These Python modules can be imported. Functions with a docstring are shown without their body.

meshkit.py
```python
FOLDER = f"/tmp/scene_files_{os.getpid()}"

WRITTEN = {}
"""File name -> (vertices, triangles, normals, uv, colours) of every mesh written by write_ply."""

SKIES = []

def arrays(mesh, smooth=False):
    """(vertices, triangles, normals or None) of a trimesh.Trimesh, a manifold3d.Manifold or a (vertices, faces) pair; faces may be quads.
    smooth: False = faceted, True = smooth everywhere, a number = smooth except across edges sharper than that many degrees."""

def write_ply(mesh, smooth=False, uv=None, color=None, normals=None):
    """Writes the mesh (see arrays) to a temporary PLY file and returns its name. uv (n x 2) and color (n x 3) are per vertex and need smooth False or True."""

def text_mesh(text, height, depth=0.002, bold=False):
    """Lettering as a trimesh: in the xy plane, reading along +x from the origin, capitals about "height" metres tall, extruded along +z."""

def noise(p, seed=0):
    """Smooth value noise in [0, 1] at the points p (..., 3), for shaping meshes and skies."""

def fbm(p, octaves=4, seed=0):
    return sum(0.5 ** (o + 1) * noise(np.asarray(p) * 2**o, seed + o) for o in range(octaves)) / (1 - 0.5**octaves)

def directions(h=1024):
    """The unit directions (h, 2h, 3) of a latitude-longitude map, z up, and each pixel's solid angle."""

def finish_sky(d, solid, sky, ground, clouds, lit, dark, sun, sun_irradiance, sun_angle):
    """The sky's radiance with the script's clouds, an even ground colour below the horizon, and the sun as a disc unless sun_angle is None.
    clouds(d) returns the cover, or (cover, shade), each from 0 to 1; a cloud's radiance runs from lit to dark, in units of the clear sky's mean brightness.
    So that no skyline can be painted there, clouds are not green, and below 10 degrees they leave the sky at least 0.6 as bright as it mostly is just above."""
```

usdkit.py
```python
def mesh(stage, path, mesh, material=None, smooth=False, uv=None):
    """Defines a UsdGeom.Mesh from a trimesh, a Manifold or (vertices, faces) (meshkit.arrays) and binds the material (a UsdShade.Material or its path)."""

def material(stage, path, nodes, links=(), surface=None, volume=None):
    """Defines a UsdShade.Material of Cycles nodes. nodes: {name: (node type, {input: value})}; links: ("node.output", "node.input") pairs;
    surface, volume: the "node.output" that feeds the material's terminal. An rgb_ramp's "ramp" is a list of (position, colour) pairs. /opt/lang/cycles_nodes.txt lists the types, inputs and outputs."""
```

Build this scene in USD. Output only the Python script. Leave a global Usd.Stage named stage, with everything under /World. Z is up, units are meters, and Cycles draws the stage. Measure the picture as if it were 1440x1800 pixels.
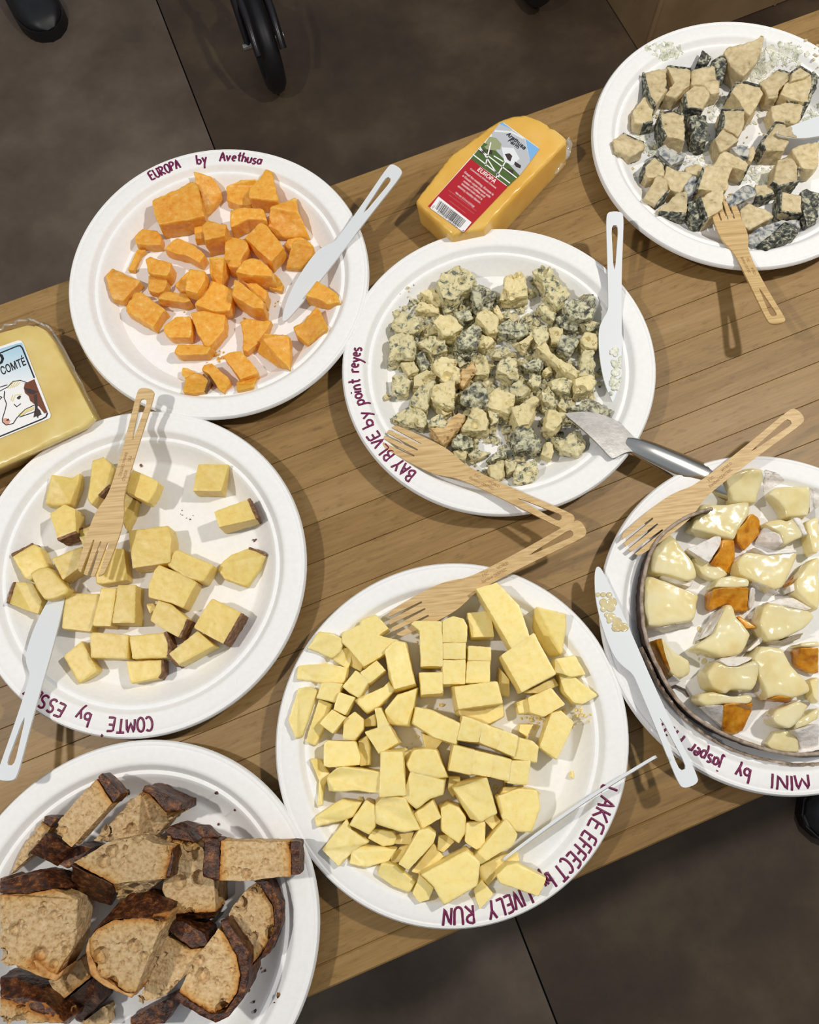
import math, random
import numpy as np, trimesh, manifold3d as m3, shapely
from shapely.geometry import Polygon, LineString, Point
from scipy.spatial import cKDTree
from pxr import Usd, UsdGeom, UsdLux, Gf, Sdf, UsdShade, Vt
import usdkit, meshkit

stage = Usd.Stage.CreateInMemory()
UsdGeom.SetStageUpAxis(stage, UsdGeom.Tokens.z)
UsdGeom.SetStageMetersPerUnit(stage, 1.0)
UsdGeom.Xform.Define(stage, '/World')
UsdGeom.Scope.Define(stage, '/World/Looks')

# ------------------------------------------------------------------ camera
T = 0.78                       # height of the table top above the floor
CAM_H, PITCH, ROLL, F = 0.6293159, 0.2629899, -0.078231, 1440.0
_fw = np.array([0, math.sin(PITCH), -math.cos(PITCH)])
_u0 = np.array([0, math.cos(PITCH), math.sin(PITCH)])
_r0 = np.array([1.0, 0, 0])
RT = _r0 * math.cos(ROLL) + _u0 * math.sin(ROLL)
UP = -_r0 * math.sin(ROLL) + _u0 * math.cos(ROLL)
cam = UsdGeom.Camera.Define(stage, '/World/camera')
cam.CreateHorizontalApertureAttr(36.0); cam.CreateVerticalApertureAttr(45.0); cam.CreateFocalLengthAttr(36.0)
cam.CreateClippingRangeAttr(Gf.Vec2f(0.02, 60.0))
M = np.eye(4); M[0, :3] = RT; M[1, :3] = UP; M[2, :3] = -_fw; M[3, :3] = (0, 0, T + CAM_H)
cam.AddTransformOp().Set(Gf.Matrix4d(*M.ravel().tolist()))
cam.CreateExposureAttr(EXPO := 0.0)

# ------------------------------------------------------------------ light: two shop lamps, room light all round
def lamp_light(name, pos, radius, power, color):
    l = UsdLux.SphereLight.Define(stage, '/World/' + name)
    l.CreateRadiusAttr(radius); l.CreateIntensityAttr(power / (math.pi * radius * radius)); l.CreateColorAttr(Gf.Vec3f(*color))
    l.AddTranslateOp().Set(Gf.Vec3d(*pos))
    return l
lamp_light('lamp_right', (0.77, 0.42, T + 1.10), 0.030, 3.35, (1.0, 0.945, 0.86))
lamp_light('lamp_left', (-0.75, 0.15, T + 1.12), 0.030, 2.4, (1.0, 0.95, 0.875))
dome = UsdLux.DomeLight.Define(stage, '/World/room_light')
dome.CreateIntensityAttr(0.115); dome.CreateColorAttr(Gf.Vec3f(0.86, 0.93, 1.0))

# ------------------------------------------------------------------ helpers
def P(px, py, z=0.0):
    """the point z metres above the table top that the photo shows at pixel (px, py)"""
    d = _fw + (px - 720) / F * RT - (py - 900) / F * UP
    t = (z - CAM_H) / d[2]
    return np.array([d[0] * t, d[1] * t, z + T])
def pix(p):
    v = np.asarray(p, float) - (0, 0, T + CAM_H)
    return 720 + F * (v @ RT) / (v @ _fw), 900 - F * (v @ UP) / (v @ _fw)

_used = {}
def numbered(parent, name):
    k = _used.get((parent, name), 0); _used[(parent, name)] = k + 1
    return name if k == 0 else '%s_%03d' % (name, k)
def put(name, mesh, mat, parent=None, smooth=30):
    base = '/World' if parent is None else str(parent.GetPath())
    path = base + '/' + numbered(base, name)
    return usdkit.mesh(stage, path, mesh, '/World/Looks/' + mat, smooth=smooth).GetPrim()
def tag(prim, label=None, cat=None, group=None, kind=None):
    for k, v in (('label', label), ('category', cat), ('group', group), ('kind', kind)):
        if v:
            prim.SetCustomDataByKey(k, v)
    return prim
def thing(name, pos, label, cat, group=None):
    x = UsdGeom.Xform.Define(stage, '/World/' + numbered('/World', name))
    x.AddTranslateOp().Set(Gf.Vec3d(*map(float, pos)))
    return tag(x.GetPrim(), label, cat, group)
def cat_(ms): return trimesh.util.concatenate(ms)
def man(v, f): return m3.Manifold(m3.Mesh(np.asarray(v, np.float32), np.asarray(f, np.uint32)))
def tri(m):
    k = m.to_mesh(); return trimesh.Trimesh(np.array(k.vert_properties[:, :3], float), np.array(k.tri_verts), process=False)
def box(x0, y0, z0, x1, y1, z1, ch=0.0):
    if ch <= 0:
        return trimesh.creation.box(bounds=[(x0, y0, z0), (x1, y1, z1)])
    pts = []
    for x, sx in ((x0, 1), (x1, -1)):
        for y, sy in ((y0, 1), (y1, -1)):
            for z, sz in ((z0, 1), (z1, -1)):
                pts += [(x + sx * ch, y + sy * ch, z), (x + sx * ch, y, z + sz * ch), (x, y + sy * ch, z + sz * ch)]
    return tri(m3.Manifold.hull_points(np.array(pts, np.float32)))
def extrude(poly, h):
    ps = getattr(poly, 'geoms', [poly])
    return cat_([trimesh.creation.extrude_polygon(g, h, engine='earcut') for g in ps if g.area > 1e-12])
def lap(mesh, it, lam=0.5, back=.82):
    """a little smoothing: rounds the edges of a finely cut mesh"""
    e = mesh.edges_unique; n = len(mesh.vertices); v = np.array(mesh.vertices)
    cnt = np.bincount(e.ravel(), minlength=n)[:, None]
    for _ in range(it):
        s = np.zeros_like(v); np.add.at(s, e[:, 0], v[e[:, 1]]); np.add.at(s, e[:, 1], v[e[:, 0]])
        v = v + lam * (s / np.maximum(cnt, 1) - v)
        s = np.zeros_like(v); np.add.at(s, e[:, 0], v[e[:, 1]]); np.add.at(s, e[:, 1], v[e[:, 0]])
        v = v - lam * back * (s / np.maximum(cnt, 1) - v)
    return trimesh.Trimesh(v, mesh.faces, process=False)
def tube(pts, r, n=8):
    p = np.asarray(pts, float); t = np.gradient(p, axis=0); t /= np.linalg.norm(t, axis=1, keepdims=True)
    a = np.cross(t, [0, 0, 1.0]); bad = np.linalg.norm(a, axis=1) < 0.05; a[bad] = np.cross(t[bad], [0, 1.0, 0])
    a /= np.linalg.norm(a, axis=1, keepdims=True); b = np.cross(t, a); g = np.arange(n) * 2 * np.pi / n
    r = np.broadcast_to(r, (len(p),))
    v = (p[:, None] + r[:, None, None] * (np.cos(g)[None, :, None] * a[:, None] + np.sin(g)[None, :, None] * b[:, None])).reshape(-1, 3)
    f = []
    for i in range(len(p) - 1):
        for j in range(n):
            q = [i * n + j, i * n + (j + 1) % n, (i + 1) * n + (j + 1) % n, (i + 1) * n + j]; f += [q[:3], [q[0], q[2], q[3]]]
    m = len(v); v = np.vstack([v, p[0], p[-1]])
    for j in range(n):
        f += [[m, (j + 1) % n, j], [m + 1, (len(p) - 1) * n + j, (len(p) - 1) * n + (j + 1) % n]]
    return trimesh.Trimesh(v, f, process=False)
def lathe(prof, n=128):
    prof = np.asarray(prof, float); k = len(prof); g = np.arange(n) * 2 * np.pi / n; v = []; idx = []
    for r, z in prof:
        if r < 1e-9:
            idx.append([len(v)] * n); v.append((0, 0, z))
        else:
            idx.append(list(range(len(v), len(v) + n))); v += [(r * math.cos(a), r * math.sin(a), z) for a in g]
    f = []
    for i in range(k - 1):
        for j in range(n):
            a, b, c, d = idx[i][j], idx[i][(j + 1) % n], idx[i + 1][(j + 1) % n], idx[i + 1][j]
            if a != b: f.append([a, b, c])
            if c != d: f.append([a, c, d])
    return trimesh.Trimesh(v, f, process=False)

# ------------------------------------------------------------------ materials
def look(name, nodes, links, surface): usdkit.material(stage, '/World/Looks/' + name, nodes, links, surface=surface)
def plain(name, col, rough=0.5, metal=0.0, **kw):
    look(name, {'p': ('principled_bsdf', {'base_color': col, 'roughness': rough, 'metallic': metal, **kw})}, [], 'p.BSDF')
def noisy(name, stops, scale, rough=0.5, detail=4, bump=0.0, bscale=None, dist=0.001, sss=0.0, srad=(1, .6, .3), sscale=0.004, stretch=None, rot=0.0, per=False, distort=0.0, nrough=0.55, **kw):
    """a noise-coloured material in world space, with fine relief"""
    n = {'g': ('geometry', {}), 'm': ('mapping', {'scale': stretch or (1, 1, 1), 'rotation': (0, 0, rot)}),
         'n': ('noise_texture', {'scale': scale, 'detail': detail, 'roughness': nrough, 'distortion': distort}), 'r': ('rgb_ramp', {'ramp': stops}),
         'p': ('principled_bsdf', {'roughness': rough, **({'subsurface_weight': sss, 'subsurface_radius': srad, 'subsurface_scale': sscale} if sss else {}), **kw})}
    l = [('g.position', 'm.vector'), ('m.vector', 'n.vector'), ('n.fac', 'r.fac'), ('r.color', 'p.base_color')]
    if per:   # each object's own tone
        n['o'] = ('object_info', {}); n['mr'] = ('map_range', {'from_min': 0.0, 'from_max': 1.0, 'to_min': 1 - per, 'to_max': 1 + per})
        n['h'] = ('hsv', {'hue': 0.5, 'saturation': 1.0, 'fac': 1.0})
        l = [x for x in l if x != ('r.color', 'p.base_color')] + [('o.random', 'mr.value'), ('mr.result', 'h.value'), ('r.color', 'h.color'), ('h.color', 'p.base_color')]
    if bump:
        n['n2'] = ('noise_texture', {'scale': bscale or scale * 3, 'detail': 4, 'roughness': 0.6}); n['b'] = ('bump', {'strength': bump, 'distance': dist})
        l += [('m.vector', 'n2.vector'), ('n2.fac', 'b.height'), ('b.normal', 'p.normal')]
    look(name, n, l, 'p.BSDF')

TH = 0.3097822                    # direction of the table's planks
N_HI, N_LO, PLANK = 0.4687889, -0.132819, 0.0298
noisy('plate_fibre', [(0.3, (.79, .79, .79)), (0.7, (.83, .83, .83))], 260, 0.75, bump=0.12, bscale=900, dist=0.0005)
noisy('wall_plaster', [(0.3, (.50, .48, .45)), (0.7, (.56, .54, .51))], 3, .9)
plain('marker_ink', (.15, .005, .060), 0.45)
for k, (c1, c2, c3) in enumerate([((.165, .088, .029), (.268, .158, .051), (.36, .232, .104)), ((.155, .083, .027), (.252, .147, .047), (.342, .218, .096)), ((.175, .097, .034), (.282, .169, .058), (.37, .243, .112)), ((.16, .087, .03), (.26, .153, .051), (.348, .225, .10))]):
    n = {'g': ('geometry', {}), 'm': ('mapping', {'rotation': (0, 0, -TH)}), 'm1': ('mapping', {'scale': (2.5, 26, 26)}), 'm2': ('mapping', {'scale': (30, 420, 60)}), 'm3': ('mapping', {'scale': (9, 30, 30)}),
         'n1': ('noise_texture', {'scale': 1.0, 'detail': 5, 'distortion': 0.7}), 'n2': ('noise_texture', {'scale': 1.0, 'detail': 3, 'roughness': .65}), 'n3': ('noise_texture', {'scale': 7.0, 'detail': 5, 'roughness': .7}),
         'x': ('mix_float', {'fac': 0.42}), 'r': ('rgb_ramp', {'ramp': [(0.25, c1), (0.5, c2), (0.78, c3)]}), 'r3': ('rgb_ramp', {'ramp': [(0.30, (.62, .58, .52)), (0.46, (1, 1, 1)), (1, (1, 1, 1))]}),
         'mx': ('mix_color', {'blend_type': 'multiply', 'fac': 0.75}), 'b': ('bump', {'strength': 0.15, 'distance': 0.0004}), 'p': ('principled_bsdf', {'roughness': 0.46, 'specular_ior_level': 0.35})}
    look('butcher_wood_%d' % k, n, [('g.position', 'm.vector'), ('m.vector', 'm1.vector'), ('m.vector', 'm2.vector'), ('m.vector', 'm3.vector'), ('m1.vector', 'n1.vector'), ('m2.vector', 'n2.vector'), ('m3.vector', 'n3.vector'),
         ('n1.fac', 'x.a'), ('n2.fac', 'x.b'), ('x.result', 'r.fac'), ('n3.fac', 'r3.fac'), ('r.color', 'mx.a'), ('r3.color', 'mx.b'), ('mx.result', 'p.base_color'), ('n2.fac', 'b.height'), ('b.normal', 'p.normal')], 'p.BSDF')
noisy('floor_slab_grey', [(0.3, (.078, .050, .033)), (0.5, (.15, .108, .079)), (0.7, (.24, .183, .138))], 3.2, 0.62, detail=8, bump=0.2, bscale=40, dist=0.002, nrough=.62)
noisy('floor_slab_dark', [(0.25, (.034, .019, .011)), (0.5, (.078, .049, .029)), (0.78, (.165, .115, .064))], 4.0, 0.6, detail=8, bump=0.2, bscale=40, dist=0.002, nrough=.62)
noisy('cardboard', [(0.3, (.27, .17, .08)), (0.7, (.38, .25, .13))], 9, 0.8, detail=5)
noisy('black_leather', [(0.3, (.006, .006, .008)), (0.7, (.016, .016, .02))], 40, 0.42, bump=.2, bscale=200)
plain('black_rubber', (.010, .009, .012), 0.5)
plain('black_steel', (.014, .012, .016), 0.28)
plain('bright_steel', (.62, .60, .57), 0.22, 1.0)
noisy('brushed_steel', [(0.3, (.26, .25, .24)), (0.7, (.40, .39, .38))], 60, 0.42, detail=6, metallic=1.0, bump=.08, bscale=300)
plain('white_cpla', (.66, .69, .72), 0.36)
def bamboo(name, ang): noisy(name, [(0.32, (.45, .285, .115)), (0.5, (.57, .39, .175)), (0.7, (.65, .47, .235))], 1.0, 0.5, stretch=(22, 620, 620), rot=-ang, detail=3, bump=.12, bscale=1.4, dist=.0004)
plain('burnt_print', (.30, .15, .055), 0.6)
noisy('orange_cheese', [(0.26, (.66, .225, .014)), (0.42, (.80, .335, .034)), (0.62, (.84, .415, .070)), (0.70, (.87, .56, .20)), (0.8, (.88, .62, .28))], 210, 0.40, detail=6, bump=.45, bscale=420, dist=.0012, sss=.3, srad=(1, .42, .10), per=.10, nrough=.62)
noisy('pale_hard_cheese', [(0.2, (.68, .45, .10)), (0.5, (.745, .54, .16)), (0.85, (.775, .585, .21))], 240, 0.42, detail=4, bump=.2, bscale=420, dist=.0006, sss=.25, srad=(1, .6, .2), per=.09)
noisy('brown_rind', [(0.3, (.09, .042, .02)), (0.55, (.22, .11, .05)), (0.75, (.38, .22, .11))], 330, 0.8, detail=5, bump=.6, bscale=700)
noisy('butter_cheese', [(0.25, (.89, .655, .20)), (0.5, (.92, .725, .285)), (0.8, (.93, .76, .34))], 230, 0.42, detail=4, bump=.2, bscale=420, dist=.0006, sss=.2, srad=(1, .55, .12), sscale=.004, per=.05)
def blue_look(name, stops, sc):
    noisy(name, stops, sc, 0.5, detail=6, bump=.5, bscale=520, dist=.0014, sss=.12, srad=(1, .7, .4), nrough=.68, per=.10, distort=.5)
blue_look('blue_paste', [(0.33, (.045, .048, .038)), (0.41, (.20, .215, .16)), (0.47, (.60, .53, .30)), (0.60, (.72, .63, .36)), (0.72, (.80, .75, .54))], 190)
blue_look('blue_pale', [(0.30, (.07, .075, .055)), (0.36, (.40, .37, .21)), (0.43, (.72, .60, .30)), (0.65, (.78, .67, .38)), (0.8, (.84, .78, .58))], 170)
blue_look('blue_mould', [(0.37, (.036, .036, .028)), (0.45, (.17, .17, .125)), (0.53, (.48, .465, .31)), (0.62, (.66, .62, .41)), (0.74, (.76, .74, .58))], 210)
noisy('tan_rind', [(0.35, (.40, .25, .10)), (0.55, (.62, .42, .18)), (0.7, (.70, .52, .27))], 1.0, 0.6, stretch=(90, 420, 200), rot=.6, bump=.6, bscale=2)
noisy('ash_paste', [(0.25, (.12, .10, .065)), (0.31, (.42, .33, .18)), (0.5, (.58, .46, .255)), (0.75, (.66, .55, .36))], 190, 0.5, detail=5, bump=.45, bscale=420, sss=.15, per=.10)
noisy('ash_rind', [(0.34, (.012, .013, .011)), (0.46, (.055, .060, .050)), (0.54, (.19, .195, .15)), (0.63, (.50, .47, .33))], 260, 0.6, detail=6, bump=.8, bscale=520, dist=.0016, distort=.6)
noisy('ash_bloom', [(0.32, (.035, .045, .06)), (0.42, (.17, .19, .21)), (0.55, (.48, .47, .42)), (0.7, (.60, .57, .50))], 170, 0.6, detail=6, bump=.5, bscale=500, distort=.5)
noisy('cream_paste', [(0.3, (.70, .54, .24)), (0.5, (.78, .655, .345)), (0.75, (.82, .72, .45))], 45, 0.13, detail=3, bump=.10, bscale=110, dist=.001, specular_ior_level=.35, sss=.3, srad=(1, .75, .4), per=.05)
noisy('white_rind', [(0.3, (.60, .53, .46)), (0.5, (.76, .72, .68)), (0.75, (.82, .80, .78))], 160, 0.75, detail=5, bump=.5, bscale=500, per=.04)
noisy('orange_rind', [(0.3, (.40, .125, .006)), (0.5, (.60, .245, .014)), (0.7, (.70, .36, .045))], 130, 0.26, detail=5, bump=.2, bscale=300)
noisy('bark_outer', [(0.3, (.09, .065, .045)), (0.5, (.27, .20, .14)), (0.7, (.48, .40, .32))], 1.0, 0.8, stretch=(90, 90, 500), detail=5, bump=.7, bscale=3)
noisy('bark_edge', [(0.3, (.20, .14, .10)), (0.6, (.42, .34, .27))], 200, 0.8, detail=4, bump=.5, bscale=400)
noisy('bark_inner', [(0.3, (.022, .012, .009)), (0.6, (.075, .042, .03))], 1.0, 0.5, stretch=(60, 60, 500), detail=5, bump=.4, bscale=3)
look('bread_crumb', {'g': ('geometry', {}), 'n': ('noise_texture', {'scale': 330, 'detail': 6, 'roughness': .65}), 'r': ('rgb_ramp', {'ramp': [(0.3, (.30, .165, .06)), (0.48, (.54, .37, .185)), (0.7, (.65, .49, .295))]}),
     't': ('attribute', {'attribute': 'toast'}), 'rt': ('rgb_ramp', {'ramp': [(0, (1, 1, 1)), (.35, (.98, .86, .62)), (.7, (.80, .48, .17)), (1, (.48, .20, .05))]}), 'mx': ('mix_color', {'blend_type': 'multiply', 'fac': 1.0}),
     'o': ('object_info', {}), 'mr': ('map_range', {'to_min': .86, 'to_max': 1.1}), 'h': ('hsv', {}), 'v': ('voronoi_texture', {'scale': 420}), 'b': ('bump', {'strength': .55, 'distance': .0012}), 'p': ('principled_bsdf', {'roughness': .85})},
     [('g.position', 'n.vector'), ('n.fac', 'r.fac'), ('t.fac', 'rt.fac'), ('r.color', 'mx.a'), ('rt.color', 'mx.b'), ('o.random', 'mr.value'), ('mr.result', 'h.value'), ('mx.result', 'h.color'), ('h.color', 'p.base_color'), ('g.position', 'v.vector'), ('v.distance', 'b.height'), ('b.normal', 'p.normal')], 'p.BSDF')
noisy('bread_crust', [(0.34, (.014, .004, .002)), (0.48, (.050, .013, .004)), (0.58, (.135, .042, .010)), (0.68, (.29, .115, .028)), (0.78, (.46, .24, .08))], 210, 0.40, detail=7, bump=.7, bscale=420, dist=.0015, nrough=.7)
noisy('crust_edge', [(0.3, (.30, .12, .025)), (0.5, (.50, .25, .07)), (0.7, (.62, .38, .15))], 190, 0.7, detail=5, bump=.5, bscale=500)
noisy('smear', [(0.36, (.30, .33, .24)), (0.46, (.58, .59, .46)), (0.58, (.74, .73, .64)), (0.7, (.78, .77, .71))], 210, 0.4, detail=6, bump=.7, bscale=400, nrough=.7)
noisy('wedge_orange', [(0.3, (.72, .36, .045)), (0.55, (.80, .45, .085)), (0.75, (.83, .53, .16))], 22, 0.22, detail=4, sss=.25, srad=(1, .5, .15), coat_weight=.6, coat_roughness=.1)
noisy('wedge_pale', [(0.3, (.62, .43, .12)), (0.55, (.70, .53, .19)), (0.75, (.74, .60, .28))], 30, 0.28, detail=4, sss=.25, srad=(1, .6, .2), coat_weight=.5, coat_roughness=.12)
look('film', {'t': ('transparent_bsdf', {'color': (.97, .97, .97)}), 'g': ('glossy_bsdf', {'color': (1, 1, 1), 'roughness': .12}), 'd': ('diffuse_bsdf', {'color': (.85, .8, .74)}), 'f': ('fresnel', {'IOR': 1.45}), 'a': ('mix_closure', {}), 'b': ('mix_closure', {'fac': .22})},
     [('t.BSDF', 'a.closure1'), ('g.BSDF', 'a.closure2'), ('f.fac', 'a.fac'), ('a.closure', 'b.closure1'), ('d.BSDF', 'b.closure2')], 'b.closure')
for nm, c in dict(print_white=(.82, .82, .82), print_black=(.012, .012, .016), print_red=(.42, .012, .022), print_sky=(.19, .42, .74), print_grey=(.47, .49, .53), print_green=(.07, .125, .03), print_leaf=(.30, .33, .18),
                  print_brown=(.16, .05, .022), print_pink=(.66, .33, .26), print_yellow=(.72, .62, .30), print_dark=(.045, .03, .03), print_pale=(.72, .75, .78), print_faint=(.56, .16, .16)).items():
    plain(nm, c, 0.35)
noisy('print_haze', [(0.0, (.33, .56, .72)), (1.0, (.33, .56, .72))], 1, .3)

# ------------------------------------------------------------------ put() works in the thing's own frame
ORG = {}
_thing, _put = thing, put
def thing(name, pos, label, cat, group=None):
    t = _thing(name, pos, label, cat, group); ORG[str(t.GetPath())] = np.asarray(pos, float); return t
def put(name, mesh, mat, parent=None, smooth=30):
    if parent is not None:
        top = '/'.join(str(parent.GetPath()).split('/')[:3])
        if top in ORG and np.abs(ORG[top]).max() > 0:
            mesh = trimesh.Trimesh(np.asarray(mesh.vertices) - ORG[top], mesh.faces, process=False)
    return _put(name, mesh, mat, parent, smooth)
def place(mesh, pos, rz=0.0, flip=None):
    m = trimesh.transformations.rotation_matrix(rz, (0, 0, 1)); m[:3, 3] = pos
    k = mesh.copy(); k.apply_transform(m); return k

# ------------------------------------------------------------------ floor: two slabs and the joint between them
fl = tag(UsdGeom.Xform.Define(stage, '/World/floor').GetPrim(), 'dark stained concrete floor of two slabs below the table', None, None, 'structure')
ja, jb = np.array([-0.458, 1.564]), np.array([0.163, -0.443])
jd = (jb - ja) / np.linalg.norm(jb - ja); jn = np.array([jd[1], -jd[0]])
if jn[0] > 0: jn = -jn
RX0, RX1, RY0, RY1 = -3.4, 3.4, -2.6, 4.6
room = shapely.box(RX0, RY0, RX1, RY1)
for sgn, mat in ((1, 'floor_slab_grey'), (-1, 'floor_slab_dark')):
    a, b = ja - jd * 9, jb + jd * 9
    pl = Polygon([a + jn * sgn * .0014, b + jn * sgn * .0014, b + jn * sgn * 12, a + jn * sgn * 12]).intersection(room)
    m = extrude(shapely.geometry.polygon.orient(pl), .08); m.apply_translation((0, 0, -.08))
    put('slab', m, mat, fl, smooth=False)
for nm, bb in dict(wall_left=(RX0 - .1, RY0 - .1, 0, RX0, RY1 + .1, 3.0), wall_right=(RX1, RY0 - .1, 0, RX1 + .1, RY1 + .1, 3.0), wall_back=(RX0, RY1, 0, RX1, RY1 + .1, 3.0), wall_front=(RX0, RY0 - .1, 0, RX1, RY0, 3.0)).items():
    tag(put(nm, box(*bb), 'wall_plaster', None, smooth=False), 'plain plaster wall of the room', None, None, 'structure')
m = extrude(Polygon([ja - jd * 2.2 - jn * .01, jb + jd * 2.2 - jn * .01, jb + jd * 2.2 + jn * .01, ja - jd * 2.2 + jn * .01]), .02); m.apply_translation((0, 0, -.035))
put('joint_filler', m, 'black_rubber', fl, smooth=False)

# ------------------------------------------------------------------ table
U, V = np.array([math.cos(TH), math.sin(TH)]), np.array([-math.sin(TH), math.cos(TH)])
tc = U * 0.12 + V * (N_HI + N_LO) / 2
tb = thing('butcher_block_table', (tc[0], tc[1], 0), 'long wooden butcher block table under all the plates', 'table')
rng = random.Random(4)
edges = [N_LO]; s = 0.3008
ks = [s + PLANK * k for k in range(-14, 6)]
ks = [k for k in ks if N_LO + .006 < k < N_HI - .006]
edges = [N_LO] + ks + [N_HI]
LEN0, LEN1 = -1.05, 1.05
for a, b in zip(edges[:-1], edges[1:]):
    zt = T - rng.random() * .0003
    m = box(LEN0, a - (N_HI + N_LO) / 2 + .00012, T - .044, LEN1, b - (N_HI + N_LO) / 2 - .00012, zt, .0003 if a > N_LO and b < N_HI else .0012)
    put('plank', place(m, (tc[0], tc[1], 0), TH), 'butcher_wood_%d' % rng.randrange(4), tb, smooth=False)
hw = (N_HI - N_LO) / 2
for x in (LEN0 + .09, LEN1 - .09):
    for y in (-hw + .07, hw - .07):
        put('leg', place(box(x - .035, y - .035, 0, x + .035, y + .035, T - .044, .004), (tc[0], tc[1], 0), TH), 'butcher_wood_1', tb, smooth=False)
for y in (-hw + .07, hw - .07):
    put('apron', place(box(LEN0 + .125, y - .011, T - .13, LEN1 - .125, y + .011, T - .0445, .002), (tc[0], tc[1], 0), TH), 'butcher_wood_1', tb, smooth=False)
for x in (LEN0 + .09, LEN1 - .09):
    put('apron', place(box(x - .011, -hw + .105, T - .13, x + .011, hw - .105, T - .0445, .002), (tc[0], tc[1], 0), TH), 'butcher_wood_1', tb, smooth=False)

# ------------------------------------------------------------------ things on the floor
bd, bl = np.array([.945, .328]), np.array([-.328, .945]); bc = np.array([.555, 1.317])
ctr = bc + bd * .26 + bl * .2; ang = math.atan2(bd[1], bd[0])
bx = thing('cardboard_box', (ctr[0], ctr[1], 0), 'brown cardboard box standing on the floor beyond the table', 'box')
put('body', place(box(-.26, -.2, 0, .26, .2, .36, .004), (*ctr, 0), ang), 'cardboard', bx, smooth=False)
for sg in (-1, 1):
    put('flap', place(box(-.258, min(sg * .003, sg * .198), .3605, .258, max(sg * .003, sg * .198), .364), (*ctr, 0), ang), 'cardboard', bx, smooth=False)
for k, (x0, x1) in enumerate(((-.2605, -.252), (.05, .054))):
    put('crease', place(box(x0, -.2025, .004, x1, -.1995, .356), (*ctr, 0), ang), 'cardboard', bx, smooth=False)

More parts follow.
